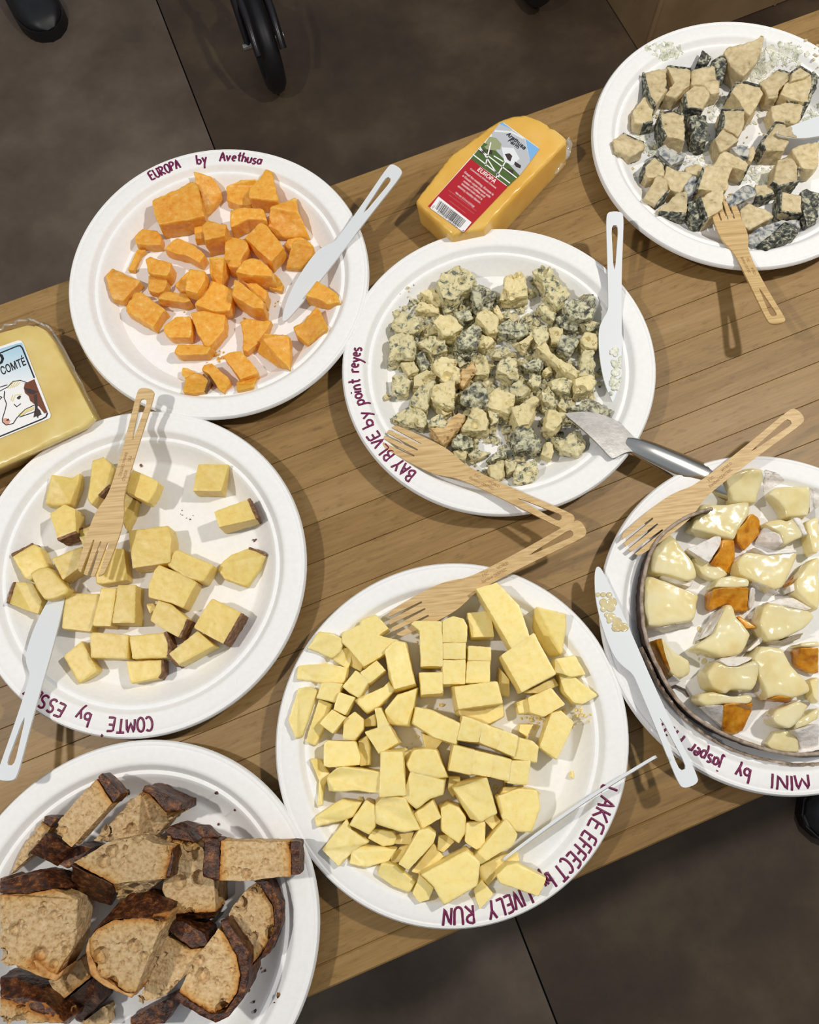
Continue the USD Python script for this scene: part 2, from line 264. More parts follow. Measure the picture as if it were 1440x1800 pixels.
def shoe(toe, heel, label):
    toe, heel = np.array(toe), np.array(heel); d = toe - heel; L = np.linalg.norm(d); a = math.atan2(d[1], d[0])
    o = thing('shoe', (heel[0], heel[1], 0), label, 'shoe', None)
    t = np.linspace(0, 1, 26)
    w = np.interp(t, [0, .03, .12, .35, .62, .78, .9, .97, 1], [.012, .026, .033, .032, .043, .047, .040, .024, .006])
    h = np.interp(t, [0, .03, .12, .3, .45, .6, .75, .9, .97, 1], [.05, .085, .10, .11, .098, .075, .058, .048, .036, .02])
    v = []; n = 20
    for i in range(26):
        for j in range(n):
            g = 2 * np.pi * j / n; c, s_ = math.cos(g), math.sin(g)
            v.append((t[i] * L, w[i] * np.sign(c) * abs(c) ** .75, .028 + (h[i] - .028) * max(0, np.sign(s_) * abs(s_) ** .8) if s_ > 0 else .028 + .004 * s_))
    f = []
    for i in range(25):
        for j in range(n):
            q = [i * n + j, (i + 1) * n + j, (i + 1) * n + (j + 1) % n, i * n + (j + 1) % n]; f += [q[:3], [q[0], q[2], q[3]]]
    f += [[0, (j + 1) % n, j + 2] for j in range(n - 2) if j + 2 < n] and [[0, j, j + 1] for j in range(1, n - 1)]
    e = 25 * n; f += [[e, e + j + 1, e + j] for j in range(1, n - 1)]
    up = trimesh.Trimesh(v, f, process=False); up.fix_normals()
    put('upper', place(up, (heel[0], heel[1], 0), a), 'black_leather', o, smooth=50)
    out = Polygon([(x * L, y) for x, y in zip(t, w + .003)] + [(x * L, -y) for x, y in zip(t[::-1], (w + .003)[::-1])]).buffer(.001)
    put('sole', place(extrude(out, .026), (heel[0], heel[1], 0), a), 'black_rubber', o, smooth=30)
    ln = [(.45 * L, y, np.interp(.45, t, h) * .98) for y in (-.03, 0, .03)]
    for k, x in enumerate((.40, .47, .54)):
        hh = np.interp(x, t, h)
        put('lace', place(tube([(x * L, -.026, hh - .014), (x * L, -.012, hh + .001), (x * L, .012, hh + .001), (x * L, .026, hh - .014)], .003, 6), (heel[0], heel[1], 0), a), 'black_rubber', o, smooth=True)
    return o
zf = -T
tp = P(100, 70, zf)[:2]; hd = (P(20, -45, zf) - P(100, 70, zf))[:2]; hd /= np.linalg.norm(hd)
shoe(tp, tp + hd * .29, 'black shoe on the grey floor slab beyond the table, seen toe first')
tp = P(1402, 1440, zf)[:2]
shoe(tp, tp + np.array([.285, .06]), 'black shoe on the dark floor slab beside the near edge of the table')

st_c = np.array([-.215, 1.335])
st = thing('pushchair', (.06, 1.62, 0), 'black pushchair with narrow front wheels on the floor beyond the table', 'pushchair')
wd = np.array([.27, -.963]); wn = np.array([wd[1], -wd[0]]); wa = math.atan2(wd[1], wd[0])
top = np.array([.06, 1.95, .52])
for k, c in enumerate((st_c, np.array([.335, 1.50]))):
    prof = [(.062, -.017), (.082, -.018), (.092, -.011), (.095, 0), (.092, .011), (.082, .018), (.062, .017), (.062, -.017)]
    w = lathe(prof, 48); w.apply_transform(trimesh.transformations.rotation_matrix(math.pi / 2, (1, 0, 0)))
    put('tyre', place(w, (*c, .095), wa), 'black_rubber', st, smooth=40)
    hub = trimesh.creation.cylinder(.0618, .016, sections=40); hub.apply_transform(trimesh.transformations.rotation_matrix(math.pi / 2, (1, 0, 0)))
    put('hub', place(hub, (*c, .095), wa), 'black_steel', st, smooth=40)
    for sg in (-1, 1):
        a3 = lambda s_, y, z: (*(c + wd * s_ + wn * y * sg), z)
        put('fork_arm', tube([a3(0, .030, .095), a3(-.06, .030, .16), a3(-.10, .026, .215), a3(-.115, .012, .24)], [.007, .008, .008, .008], 10), 'black_steel', st, smooth=True)
        put('fender', tube([a3(.085, .024, .15), a3(.04, .024, .195), a3(-.03, .024, .205), a3(-.09, .024, .18)], .007, 8), 'black_steel', st, smooth=True)
    bo = trimesh.creation.cylinder(.007, .084, sections=16); bo.apply_transform(trimesh.transformations.rotation_matrix(math.pi / 2, (1, 0, 0)))
    put('axle_bolt', place(bo, (*c, .095), wa), 'bright_steel', st, smooth=30)
    s0 = np.array([*(c - wd * .115), .235])
    put('frame_tube', tube([s0, s0 + (0.01, .10, .05), s0 * .5 + top * .5, top + ((k - .5) * .5, .3, .3)], .014, 12), 'black_steel', st, smooth=True)
put('cross_bar', tube([top + (-.25, .3, .3), top + (0, .32, .32), top + (.25, .3, .3)], .013, 12), 'black_steel', st, smooth=True)
for sg in (-1, 1):
    q = np.array([.06 + sg * .27, 2.28, .12])
    w = lathe([(.09, -.02), (.112, -.021), (.12, 0), (.112, .021), (.09, .02), (.09, -.02)], 40); w.apply_transform(trimesh.transformations.rotation_matrix(math.pi / 2, (1, 0, 0)))
    put('tyre', place(w, q, wa), 'black_rubber', st, smooth=40)
    put('frame_tube', tube([q, (q + top) / 2 + (0, .15, .1), top + (sg * .25, .3, .3)], .013, 12), 'black_steel', st, smooth=True)

# ------------------------------------------------------------------ plates
PROF = [(0, .0020), (.060, .0020), (.087, .0022), (.0905, .0030), (.0970, .0095), (.1005, .0133), (.1020, .0148), (.1033, .0156), (.1046, .0154), (.1060, .0152), (.1072, .0166), (.1092, .0192), (.1105, .0202), (.1125, .0207), (.1200, .0206), (.1220, .0201), (.1230, .0199), (.1240, .0203), (.1256, .0200), (.1267, .0186), (.12705, .0168), (.12665, .0160), (.1262, .0163),
        (.1254, .0182), (.1230, .0184), (.1200, .0190), (.1150, .0190), (.1118, .0186), (.1100, .0176), (.1068, .0140), (.1050, .0136), (.1026, .0130), (.0985, .0085), (.0920, .0014), (.0875, .0002), (.060, .0), (0, .0)]
_pr = np.array([p[0] for p in PROF[:20]]); _pz = np.array([p[1] for p in PROF[:20]])
def prof_z(r): return np.interp(r, _pr, _pz)
PL = {
 'orange': ((-.1444, .3811), (.003, -.0031, .0009), 'white fibre plate of orange cheese at the far left of the table'),
 'blue': ((.0809, .2813), (.0019, .0071, -.0029), 'white fibre plate of crumbled blue-veined cheese in the middle of the table'),
 'ash': ((.3117, .4753), (-.0074, .0025, .0024), 'white fibre plate of dark-rinded soft cheese at the far right of the table'),
 'hard': ((-.2088, .1381), (-.0068, -.001, .0064), 'white fibre plate of pale yellow cheese cubes with brown rind, between orange cheese and bread'),
 'butter': ((.0176, -.0044), (-.0016, .0036, -.0138), 'white fibre plate heaped with butter-yellow cheese blocks at the near edge'),
 'runny': ((.2614, .0626), (-.0019, .0061, .0017), 'white fibre plate of runny cream cheese ringed by bark at the near right'),
 'bread': ((-.2118, -.1165), (-.0171, .0057, -.0154), 'white fibre plate heaped with crusty bread at the near left corner')}
def plate_inv(k):
    e = PL[k][1]; return np.linalg.inv(np.array([[1 + e[0], e[2]], [e[2], 1 + e[1]]]))
def to_plate(k, p):
    e = PL[k][1]; return (np.asarray(p)[..., :2] - PL[k][0]) @ np.array([[1 + e[0], e[2]], [e[2], 1 + e[1]]])
PLP = {}; PHASE = {}
def ripple(k, r, an): return np.clip((r - .1) / .027, 0, 1) * .0006 * (np.sin(2 * an + PHASE[k]) + .5 * np.sin(5 * an + 2 * PHASE[k]))
rr = random.Random(7)
for k, (c, e, lab) in PL.items():
    pt = thing('paper_plate', (*c, T), lab, 'plate', 'white fibre plates on the table')
    m = lathe(PROF, 144); v = np.array(m.vertices)
    ph = PHASE[k] = rr.random() * 6; an = np.arctan2(v[:, 1], v[:, 0]); r = np.hypot(v[:, 0], v[:, 1])
    v[:, 2] += ripple(k, r, an)
    xy = v[:, :2] @ plate_inv(k)
    m = trimesh.Trimesh(np.c_[xy + c, v[:, 2] + T], m.faces, process=False)
    put('plate_body', m, 'plate_fibre', pt, smooth=32); PLP[k] = pt

# pen lettering: strokes in a unit box (x right, y up)
def arc(cx, cy, rx, ry, a0, a1, n=9): return [(cx + rx * math.cos(math.radians(a0 + (a1 - a0) * i / n)), cy + ry * math.sin(math.radians(a0 + (a1 - a0) * i / n))) for i in range(n + 1)]
GL = {
 'E': [[(.62, 1), (.05, .95), (0, 0), (.62, .02)], [(.02, .52), (.5, .52)]], 'U': [[(0, 1), (.02, .3)] + arc(.32, .25, .3, .25, 180, 350, 6) + [(.64, 1)]],
 'V': [[(0, 1), (.28, 0), (.62, 1)]], 'R': [[(.02, 0), (.05, 1)] + arc(.15, .75, .42, .25, 90, -90, 6) + [(.05, .48), (.65, 0)]], 'O': [arc(.33, .5, .33, .5, 90, 450, 14)],
 'P': [[(.02, 0), (.05, 1)] + arc(.15, .74, .42, .26, 90, -90, 7) + [(.04, .46)]], 'A': [[(0, 0), (.34, 1), (.68, 0)], [(.14, .4), (.56, .4)]], 'B': [[(.02, 0), (.05, 1)] + arc(.15, .76, .36, .24, 90, -90, 6) + arc(.15, .26, .45, .26, 90, -90, 7) + [(.02, 0)]],
 'Y': [[(0, 1), (.33, .48), (.64, 1)], [(.33, .5), (.2, -.05)]], 'L': [[(.05, 1), (0, 0), (.58, .04)]], 'C': [arc(.38, .5, .36, .5, 50, 310, 11)], 'M': [[(0, 0), (.08, 1), (.4, .25), (.72, 1), (.82, 0)]],
 'T': [[(0, .98), (.7, 1)], [(.35, 1), (.33, 0)]], 'S': [arc(.33, .75, .28, .24, 45, 250, 8) + arc(.3, .26, .3, .25, 80, -140, 8)], 'X': [[(0, 1), (.6, 0)], [(.6, 1), (0, 0)]], 'K': [[(.03, 1), (0, 0)], [(.6, 1), (.05, .46), (.64, 0)]],
 'F': [[(.6, 1), (.05, .97), (0, 0)], [(.03, .5), (.5, .52)]], 'N': [[(0, 0), (.06, 1), (.56, 0), (.62, 1)]], 'I': [[(.05, 1), (.02, 0)]],
 'b': [[(.04, 1), (0, 0)], arc(.26, .24, .26, .24, 160, -170, 10)], 'y': [[(0, .55), (.24, .05)], [(.5, .55), (.1, -.42)]], 'r': [[(.04, .56), (0, 0)], arc(.25, .3, .22, .26, 160, 50, 5)], 'v': [[(0, .56), (.22, 0), (.45, .56)]], 'e': [[(.02, .3), (.44, .32)] + arc(.24, .28, .22, .27, 15, 310, 9)],
 't': [[(.2, .95), (.2, .1), (.36, .0)], [(0, .6), (.42, .6)]], 'h': [[(.03, 1), (0, 0)], [(.02, .35)] + arc(.24, .32, .2, .22, 150, 0, 5) + [(.44, 0)]], 'u': [[(0, .56), (.02, .15)] + arc(.22, .16, .2, .16, 180, 350, 5) + [(.44, .56), (.46, 0)]],
 's': [arc(.22, .42, .19, .14, 45, 250, 6) + arc(.2, .14, .2, .14, 80, -140, 6)], 'a': [arc(.24, .26, .23, .26, 40, 390, 10), [(.46, .54), (.48, 0)]], 'p': [[(.04, .56), (0, -.45)], arc(.26, .28, .24, .27, 160, -160, 9)], 'o': [arc(.25, .27, .24, .27, 90, 450, 10)],
 'i': [[(.04, .56), (.03, 0)], [(.05, .78), (.06, .84)]], 'n': [[(.03, .56), (0, 0)], [(.02, .36)] + arc(.24, .3, .2, .25, 150, 0, 5) + [(.45, 0)]], 'j': [[(.2, .56), (.2, -.2)] + arc(.08, -.2, .12, .2, 0, -150, 5), [(.21, .8), (.22, .86)]], 'l': [[(.04, 1), (0, 0)]], "'": [[(.1, 1.2), (.2, 1.34)]]}
def pen(k, words, r0=.1128, hgt=.0098):
    rg = random.Random(sum(map(ord, k)))
    for text, a, b in words:
        qa, qb = to_plate(k, P(*a, .0206)), to_plate(k, P(*b, .0206))
        t0, t1 = math.atan2(qa[1], qa[0]), math.atan2(qb[1], qb[0])
        while t1 > t0: t1 -= 2 * math.pi
        wid = [max(x for s_ in GL[c] for x, y in s_) if c != "'" else .0 for c in text]
        gap = .22; tot = sum(wid) + gap * (len(text) - 1); x0 = 0; ms = []
        for c, w in zip(text, wid):
            jx, jy = rg.uniform(-.03, .03), rg.uniform(-.07, .07)
            for s_ in GL[c]:
                q = []
                ps = LineString(s_); ps = [ps.interpolate(i / 10, normalized=True).coords[0] for i in range(11)] if len(s_) < 6 else s_
                for x, y in ps:
                    th = t0 + (t1 - t0) * min(1.1, (x0 + x + jx) / tot); r = r0 + hgt * (y + jy)
                    xy = np.array([r * math.cos(th), r * math.sin(th)]) @ plate_inv(k) + PL[k][0]
                    q.append((*xy, T + prof_z(r) + ripple(k, r, th) + .0002))
                t_ = tube(q, .00085, 6); vv = np.array(t_.vertices); zc = np.repeat([p[2] for p in q], 6); zc = np.r_[zc, q[0][2], q[-1][2]]; vv[:, 2] = zc + (vv[:, 2] - zc) * .55; t_.vertices = vv; ms.append(t_)
            x0 += w + gap
            if c == "'": x0 -= gap
        put('pen_lettering', cat_(ms), 'marker_ink', PLP[k], smooth=True)
pen('orange', [('EUROPA', (255, 298), (313, 281)), ('by', (345, 275), (362, 273)), ('Avethusa', (386, 270), (461, 279))])
pen('blue', [('BAY', (727, 836), (694, 815)), ('BLVE', (688, 803), (648, 765)), ('by', (646, 752), (633, 728)), ('point', (629, 714), (616, 668)), ('reyes', (615, 655), (617, 610))])
pen('hard', [("COMTE'", (268, 1267), (187, 1268)), ('by', (156, 1268), (132, 1262)), ('ESSEX', (109, 1254), (38, 1222))])
pen('butter', [('LAKE', (1079, 1386), (1044, 1458)), ('EFFECT', (1038, 1468), (984, 1541)), ('by', (974, 1550), (962, 1560)), ('LIVELY', (936, 1580), (861, 1608)), ('RUN', (834, 1612), (780, 1614))], .112, .0112)
pen('runny', [('MINI', (1424, 1376), (1358, 1374)), ('by', (1318, 1366), (1293, 1360)), ('jasper', (1267, 1352), (1206, 1323)), ('hill', (1191, 1312), (1163, 1275))], .1125, .0098)

# ------------------------------------------------------------------ food: every piece is its own thing
CROP = {'c1': (220, 290, 7.2), 'c2': (390, 290, 7.2), 'c3': (170, 450, 7.2), 'c4': (300, 450, 7.2), 'c5': (410, 450, 7.2), 'c6': (290, 560, 7.2),
 'k1': (0, 780, 6), 'k2': (140, 780, 6), 'k3': (240, 780, 6), 'k4': (0, 960, 6), 'k5': (90, 980, 6), 'k6': (240, 960, 6),
 'l1': (490, 1070, 6), 'l2': (660, 1060, 6), 'l3': (830, 1020, 6), 'l4': (530, 1230, 6), 'l5': (690, 1220, 6), 'l6': (820, 1230, 6), 'l7': (540, 1390, 6), 'l8': (740, 1390, 6),
 'a1': (1070, 70, 7.2), 'a2': (1240, 50, 7.2), 'a3': (1070, 230, 7.2), 'a4': (1240, 210, 7.2), 'a5': (1220, 250, 7.2),
 'b1': (660, 460, 7.2), 'b2': (800, 460, 7.2), 'b3': (920, 460, 7.2), 'b4': (660, 600, 7.2), 'b5': (780, 600, 7.2), 'b6': (920, 580, 7.2), 'b7': (760, 690, 7.2), 'b8': (880, 680, 7.2),
 'd1': (0, 1340, 4.3636), 'd2': (230, 1360, 4.3636), 'd3': (0, 1540, 4.3636), 'd4': (200, 1540, 4.3636),
 'j1': (1120, 820, 7.2), 'j2': (1260, 810, 8), 'j3': (1110, 970, 7.2), 'j4': (1260, 960, 8), 'j5': (1110, 1110, 7.2), 'j6': (1240, 1130, 7.2)}
Z0 = .0021

def top_points(crop, poly, zs, grow=1.0, plate=None):
    cx, cy, s = CROP[crop]; q = [float(x) for x in poly.replace(',', ' ').split()]
    px = [(cx + q[i] / s, cy + q[i + 1] / s) for i in range(0, len(q), 2)]
    z = zs if len(zs) == len(px) else [zs[0]] * len(px)
    pts = np.array([P(x, y, Z0 + h / 1000) for (x, y), h in zip(px, z)])
    if plate:
        for _ in range(3):
            r = np.hypot(*to_plate(plate, pts).T); need = prof_z(np.minimum(r, .127)) + .005
            pts = np.array([p if p[2] - T > n_ else P(x, y, n_) for p, n_, (x, y) in zip(pts, need, px)])
    c0 = pts[:, :2].mean(0); pts[:, :2] = c0 + (pts[:, :2] - c0) * grow
    a = pts[:, :2]; area = np.sum(a[:, 0] * np.roll(a[:, 1], -1) - np.roll(a[:, 0], -1) * a[:, 1])
    order = list(range(len(pts)))
    if area < 0: order = order[::-1]
    return pts[order], order, px

def solid(pts, plate, zb, spread, res, it, lum, fine, seed, pits=None, holes=None, lumscale=1.0, back=.82):
    """a block with the given top outline, its bottom a little wider (or narrower), finely cut, edges rounded, surface uneven"""
    n = len(pts); c = pts[:, :2].mean(0)
    bot = c + (pts[:, :2] - c) * spread
    rb = np.hypot(*to_plate(plate, bot).T)
    zbot = np.maximum(Z0 + zb / 1000, prof_z(np.minimum(rb, .127)) + .0001) + T
    zbot = np.minimum(zbot, pts[:, 2] - .0012)
    v = np.vstack([pts, np.c_[bot, zbot]])
    pg = Polygon(pts[:, :2])
    if not pg.is_valid:
        pg = pg.buffer(0); pg = max(getattr(pg, 'geoms', [pg]), key=lambda g: g.area)
        h = trimesh.convex.convex_hull(v); f = h.faces; v = h.vertices
    else:
        tv, tf = trimesh.creation.triangulate_polygon(pg, engine='earcut')
        ix = cKDTree(pts[:, :2]).query(tv)[1]; tf = ix[tf]
        a, b, c3 = pts[tf[:, 0], :2], pts[tf[:, 1], :2], pts[tf[:, 2], :2]
        ar = (b[:, 0] - a[:, 0]) * (c3[:, 1] - a[:, 1]) - (b[:, 1] - a[:, 1]) * (c3[:, 0] - a[:, 0])
        tf[ar < 0] = tf[ar < 0][:, ::-1]; tf = tf[np.abs(ar) > 1e-14]
        f = [list(t) for t in tf] + [[t[0] + n, t[2] + n, t[1] + n] for t in tf]
        for i in range(n):
            j = (i + 1) % n; f += [[i, i + n, j + n], [i, j + n, j]]
    m = man(v, f)
    if m.status() != m3.Error.NoError or m.is_empty() or m.volume() < 0:
        h = trimesh.convex.convex_hull(v); m = man(h.vertices, h.faces)
    if holes:
        for hx, hy, hr, hz in holes:
            p = P(hx, hy, Z0 + hz / 1000)
            s_ = m3.Manifold.sphere(hr, 20).scale((1, .8, 1.5)).translate(tuple(p)); m = m - s_
    m = m.refine_to_length(res)
    k = lap(tri(m), it, .5, back)
    vv, nn = np.array(k.vertices), np.array(k.vertex_normals)
    d = lum * 2 * (meshkit.fbm(vv * 110 * lumscale + seed * 3.7, 4, seed) - .5) + fine * 2 * (meshkit.fbm(vv * 420 + seed, 2, seed + 9) - .5)
    if pits:
        rg = np.random.default_rng(seed); nh = int(k.area / pits[0]); ci = rg.choice(len(vv), min(nh, len(vv)), replace=False)
        rad = pits[1] * rg.pareto(1.9, len(ci)) + pits[2]; rad = np.minimum(rad, .0048); t = cKDTree(vv)
        for i, r in zip(ci, rad):
            w = t.query_ball_point(vv[i], r); q = np.linalg.norm(vv[w] - vv[i], axis=1) / r
            d[w] = np.minimum(d[w], -r * 1.15 * np.sqrt(np.maximum(0, 1 - q ** 4)))
    vv = vv + nn * d[:, None]
    lo = prof_z(np.minimum(np.hypot(*to_plate(plate, vv).T), .127)) + T + .00008
    vv[:, 2] = np.maximum(vv[:, 2], lo)
    return trimesh.Trimesh(vv, k.faces, process=False)

def rind_points(pts, order, i0, i1, t, cx):
    """outline of a strip of rind along the edges i0..i1 of the piece (numbered as written)"""
    n = len(pts); inv = {o: k for k, o in enumerate(order)}; ch = [i0]
    while ch[-1] != i1: ch.append((ch[-1] + 1) % n)
    p = np.array([pts[inv[c]] for c in ch]); c = pts.mean(0)
    ou, inn = [], []
    for k in range(len(p)):
        a, b = p[max(0, k - 1)], p[min(len(p) - 1, k + 1)]; d = (b - a)[:2]; d /= np.linalg.norm(d) + 1e-12
        nrm = np.array([-d[1], d[0]])
        if nrm @ (p[k, :2] - c[:2]) < 0: nrm = -nrm
        ou.append(np.r_[p[k, :2] + nrm * t * .75, p[k, 2] + .0005]); inn.append(np.r_[p[k, :2] - nrm * t * .45, p[k, 2] + .0006])
    q = np.array(ou + inn[::-1]); a = q[:, :2]
    return q if np.sum(a[:, 0] * np.roll(a[:, 1], -1) - np.roll(a[:, 0], -1) * a[:, 1]) > 0 else q[::-1]

STY = {  # plate: material, rind material, rind thickness, spread, cut, smoothing, lumps, fine relief, name, noun, category, group, plate words
 'orange': ('orange_cheese', 'brown_rind', .0012, 1.04, .0016, 2, .0012, .00045, 'cheese_chunk', 'orange cheese chunk', 'cheese', 'orange cheese chunks', 'on the orange-cheese plate'),
 'hard': ('pale_hard_cheese', 'brown_rind', .0017, 1.01, .0018, 2, .0006, .0002, 'cheese_cube', 'pale yellow cheese cube', 'cheese', 'pale cheese cubes with brown rind', 'on the brown-rind cube plate'),
 'butter': ('butter_cheese', 'brown_rind', .001, 1.13, .0018, 2, .0008, .00025, 'cheese_block', 'butter-yellow cheese block', 'cheese', 'butter-yellow cheese blocks', 'on the butter-yellow plate'),
 'blue': ('blue_paste', 'tan_rind', .0014, 1.12, .0013, 2, .0036, .0013, 'cheese_lump', 'blue-veined cheese lump', 'cheese', 'blue-veined cheese lumps', 'on the blue-cheese plate'),
 'ash': ('ash_paste', 'ash_rind', .0016, 1.05, .0015, 2, .0022, .0007, 'cheese_piece', 'beige cheese piece', 'cheese', 'soft cheese pieces with dark rind', 'on the dark-rind cheese plate'),
 'runny': ('cream_paste', 'white_rind', .0012, 1.06, .0017, 7, .0013, .0001, 'cheese_wedge_piece', 'runny cream cheese piece', 'cheese', 'runny cheese pieces inside the bark', 'inside the bark ring'),
 'bread': ('bread_crumb', 'bread_crust', .004, 1.0, .00105, 1, .0008, .00025, 'bread_piece', 'crusty bread piece', 'bread', 'cut bread pieces', 'on the bread plate')}
FOOD = []
GROW = dict(orange=1.03, hard=1.02, butter=1.075, blue=1.10, ash=1.03, runny=1.05, bread=1.0)
def food(plate, text):
    for line in text.strip().splitlines():
        if not line.strip(): continue
        parts = line.strip().split(';'); head = parts[0].split('|'); o = {}
        for kv in (head[4].split(',') if len(head) > 4 and head[4] else []):
            a, _, b = kv.partition('='); o[a] = b
        FOOD.append((plate, head[0], head[1], [float(x) for x in head[2].split()], o, head[3], parts[1:]))

food('orange', '''
c1|350,450 530,375 720,285 850,215 905,250 990,640 780,690 430,745 365,600|21|broad scored
c1|870,80 1090,150 1160,230 1215,380 1170,450 1020,640 965,350 890,230|15 15 14 9 7 5 15 18|dark, leaning behind the largest
c2|65,270 230,195 430,190 480,260 360,500 220,500 60,440|11|smooth flat
c2|560,60 630,90 705,430 690,445 345,410 350,330 450,200|20|crumb-topped triangular
c2|110,590 150,565 300,540 530,560 550,690 330,680 115,790|18|darker oblong
c2|620,530 930,415 965,590 1105,905 860,915 700,905 590,790|19 15 19 5 5 5 9|folded slab-like
c2|490,735 580,775 785,1040 622,1220 290,915|20|smooth square|zb=4
c2|905,975 1060,935 1165,1030 1150,1160 990,1310 820,1290|19 17 17 11 4 4|boxy, beside the knife
c2|790,1000 850,940 1000,910 1060,945 920,990 860,1090|8|small bright yellow
c1|120,900 220,815 400,840 450,900 440,1005 250,1010 130,990|11|lone small rounded
c1|150,1070 260,1080 190,1140 110,1330 40,1320 110,1180|2|thin shaved
c1|500,1060 590,960 660,930 760,960 900,1040 1000,1130 940,1230 760,1140 620,1110|13|rounded oblong
c3|620,40 680,15 940,90 920,200 880,250 720,230 650,200|16|crumbly squarish
c3|660,250 890,265 880,370 840,440 770,470 650,430|10|small pale square
c3|120,240 205,160 550,320 520,350 330,565 200,540 140,380|10|three-sided flat
c3|480,470 570,470 870,680 830,710 710,890 380,700 370,640|12|long diagonal
c3|800,500 870,450 1140,480 1180,560 1110,590 860,550 770,540|13|flat-topped low
c3|1175,170 1370,190 1370,300 1340,360 1270,465 1115,430|22|small, resting on others|zb=9
c4|60,360 210,200 420,190 430,300 350,420 130,440|8|half-hidden flat
c4|495,15 675,10 660,230 640,385 540,330 490,200|25 25 17 9 9 17|upright stick-shaped
c2|50,900 300,940 330,1050 240,1180 240,1290 90,1280 30,1180|17|tall pale
c1|980,760 1050,700 1280,750 1260,890 1190,910 1000,950|25|pale-topped upright
c1|880,770 975,740 970,930 880,940|9|tiny
c4|830,200 920,60 1050,20 1150,60 1280,180 1275,250 1010,235|23|wide speckled
c4|310,610 480,400 510,310 690,380 780,430 770,600 740,680 560,700|14|wide central
c4|810,300 880,330 1170,570 1165,660 1020,645 780,490|22|streaked pale-topped
c4|900,290 960,340 1090,340 1220,450 1190,580 1060,500|15|narrow strip
c4|1290,220 1340,250 1430,360 1400,440 1250,400|4|thin flake-like
c4|260,730 430,690 540,720 680,750 670,930 490,1140 430,1120 330,950|12|shield-shaped flat
c3|850,880 1000,770 1180,770 1200,960 1180,1030 930,1025 860,960|11|ragged flat
c4|60,1220 100,1120 380,1120 510,1150 450,1240 110,1250|12|neat oblong
c5|90,840 170,790 330,820 470,820 430,920 350,1030 300,1110 180,1200 120,1190 130,990|9|T-shaped ragged
c5|400,990 700,995 715,1260 710,1420 560,1380 310,1200 380,1060|19 19 16 3 3 3 15|large wedge-shaped
c5|1060,320 1310,470 1345,580 1190,610 1120,560 920,500|15|thick outermost
c5|1050,650 1100,700 1190,890 1170,930 940,1110 800,980 770,900 900,830|12|creased square
c6|740,470 830,430 960,410 1130,590 1170,680 950,765 900,690|15|pitted sloping
c6|910,800 1100,745 1160,720 1120,860 910,905|6|bright yellow low
c6|490,590 600,560 700,660 790,730 820,810 740,930 680,890 560,700 470,650|12|broken-edged
c6|260,760 370,700 480,710 560,790 500,920 350,935 230,920|11|brown-rinded|r=2-4
c6|220,620 310,640 390,690 260,750 210,700|7|small cornermost''')

food('hard', '''
k1|545,330 620,340 760,360 840,310 815,440 740,630 600,655 480,640 500,520|13|translucent ragged-topped
k1|975,180 1090,140 1215,265 1160,440 1045,545 965,640 925,580|23|tall five-sided|r=3-4
k2|560,280 700,330 830,400 800,500 720,620 490,510 520,380|25|large smooth|zb=11
k2|490,520 600,600 560,760 490,900 430,760|10|half-hidden brown-crusted|r=0-1
k1|525,740 680,640 790,690 800,930 610,1005|19|brown-footed|r=3-4
k1|810,920 1000,840 980,1000 880,1100|12|half-hidden dark-edged|r=0-1
k4|545,130 860,0 875,60 830,230 660,355|18|broad slanting
k4|130,100 350,-20 420,20 500,210 430,260 320,365 250,330|14|brown-edged|r=0-1
k4|160,380 340,390 400,500 440,580 400,715 320,690 90,600|12|amber rounded|r=6-0
k4|325,290 420,225 520,230 720,450 690,500 560,560 470,560 380,440|21|oblong, lying on the knife|zb=7
k4|1000,150 1120,30 1300,30 1340,355 1060,400 1010,385|13|shadow-striped
k2|515,920 930,865 965,1000 950,1250 560,1310|20|large flat square
k6|400,50 440,40 640,130 810,200 700,375 520,330 330,200|18|long sloping
k6|200,240 240,200 480,300 630,380 490,650 360,595 130,540 130,400|18|large crack-faced
k5|150,430 190,380 505,385 480,600 410,780 110,745|12|squat
k5|530,320 690,325 640,680 620,725 435,715 480,520|17|narrow upright slab-like
k5|700,290 890,290 880,690 640,690|19|broad slab-like
k5|1000,490 1080,480 1110,540 1040,590|8|little
k6|140,780 230,570 370,620 540,770 450,965 300,885|17|brown-tipped|r=3-4
k6|800,555 1110,710 1060,800 920,1030 780,960 610,860 710,680|20|large brown-sided|r=1-3
k6|335,1140 640,895 815,1050 435,1255|18|slanting oblong|r=3-0
k5|410,820 440,790 810,815 800,1065 420,1055|17|oblong
k5|830,830 1200,790 1240,900 1240,1050 1170,1055 860,1065|17|brown-ended oblong|r=1-3
k5|790,1090 1170,1080 1170,1220 1130,1270 840,1325|12|brown-cornered low|r=1-3
k5|130,1040 320,880 480,1180 460,1215 290,1325|12|diamond-shaped
k3|650,215 970,220 890,500 595,495|17|lone sharp-edged
k3|820,715 1180,585 1265,790 870,880|23|tall brown-backed|r=1-2
k6|890,190 1000,90 1180,25 1290,60 1355,100 1300,230 1160,425 930,345 860,250|8|thin leaf-shaped|r=2-4''')

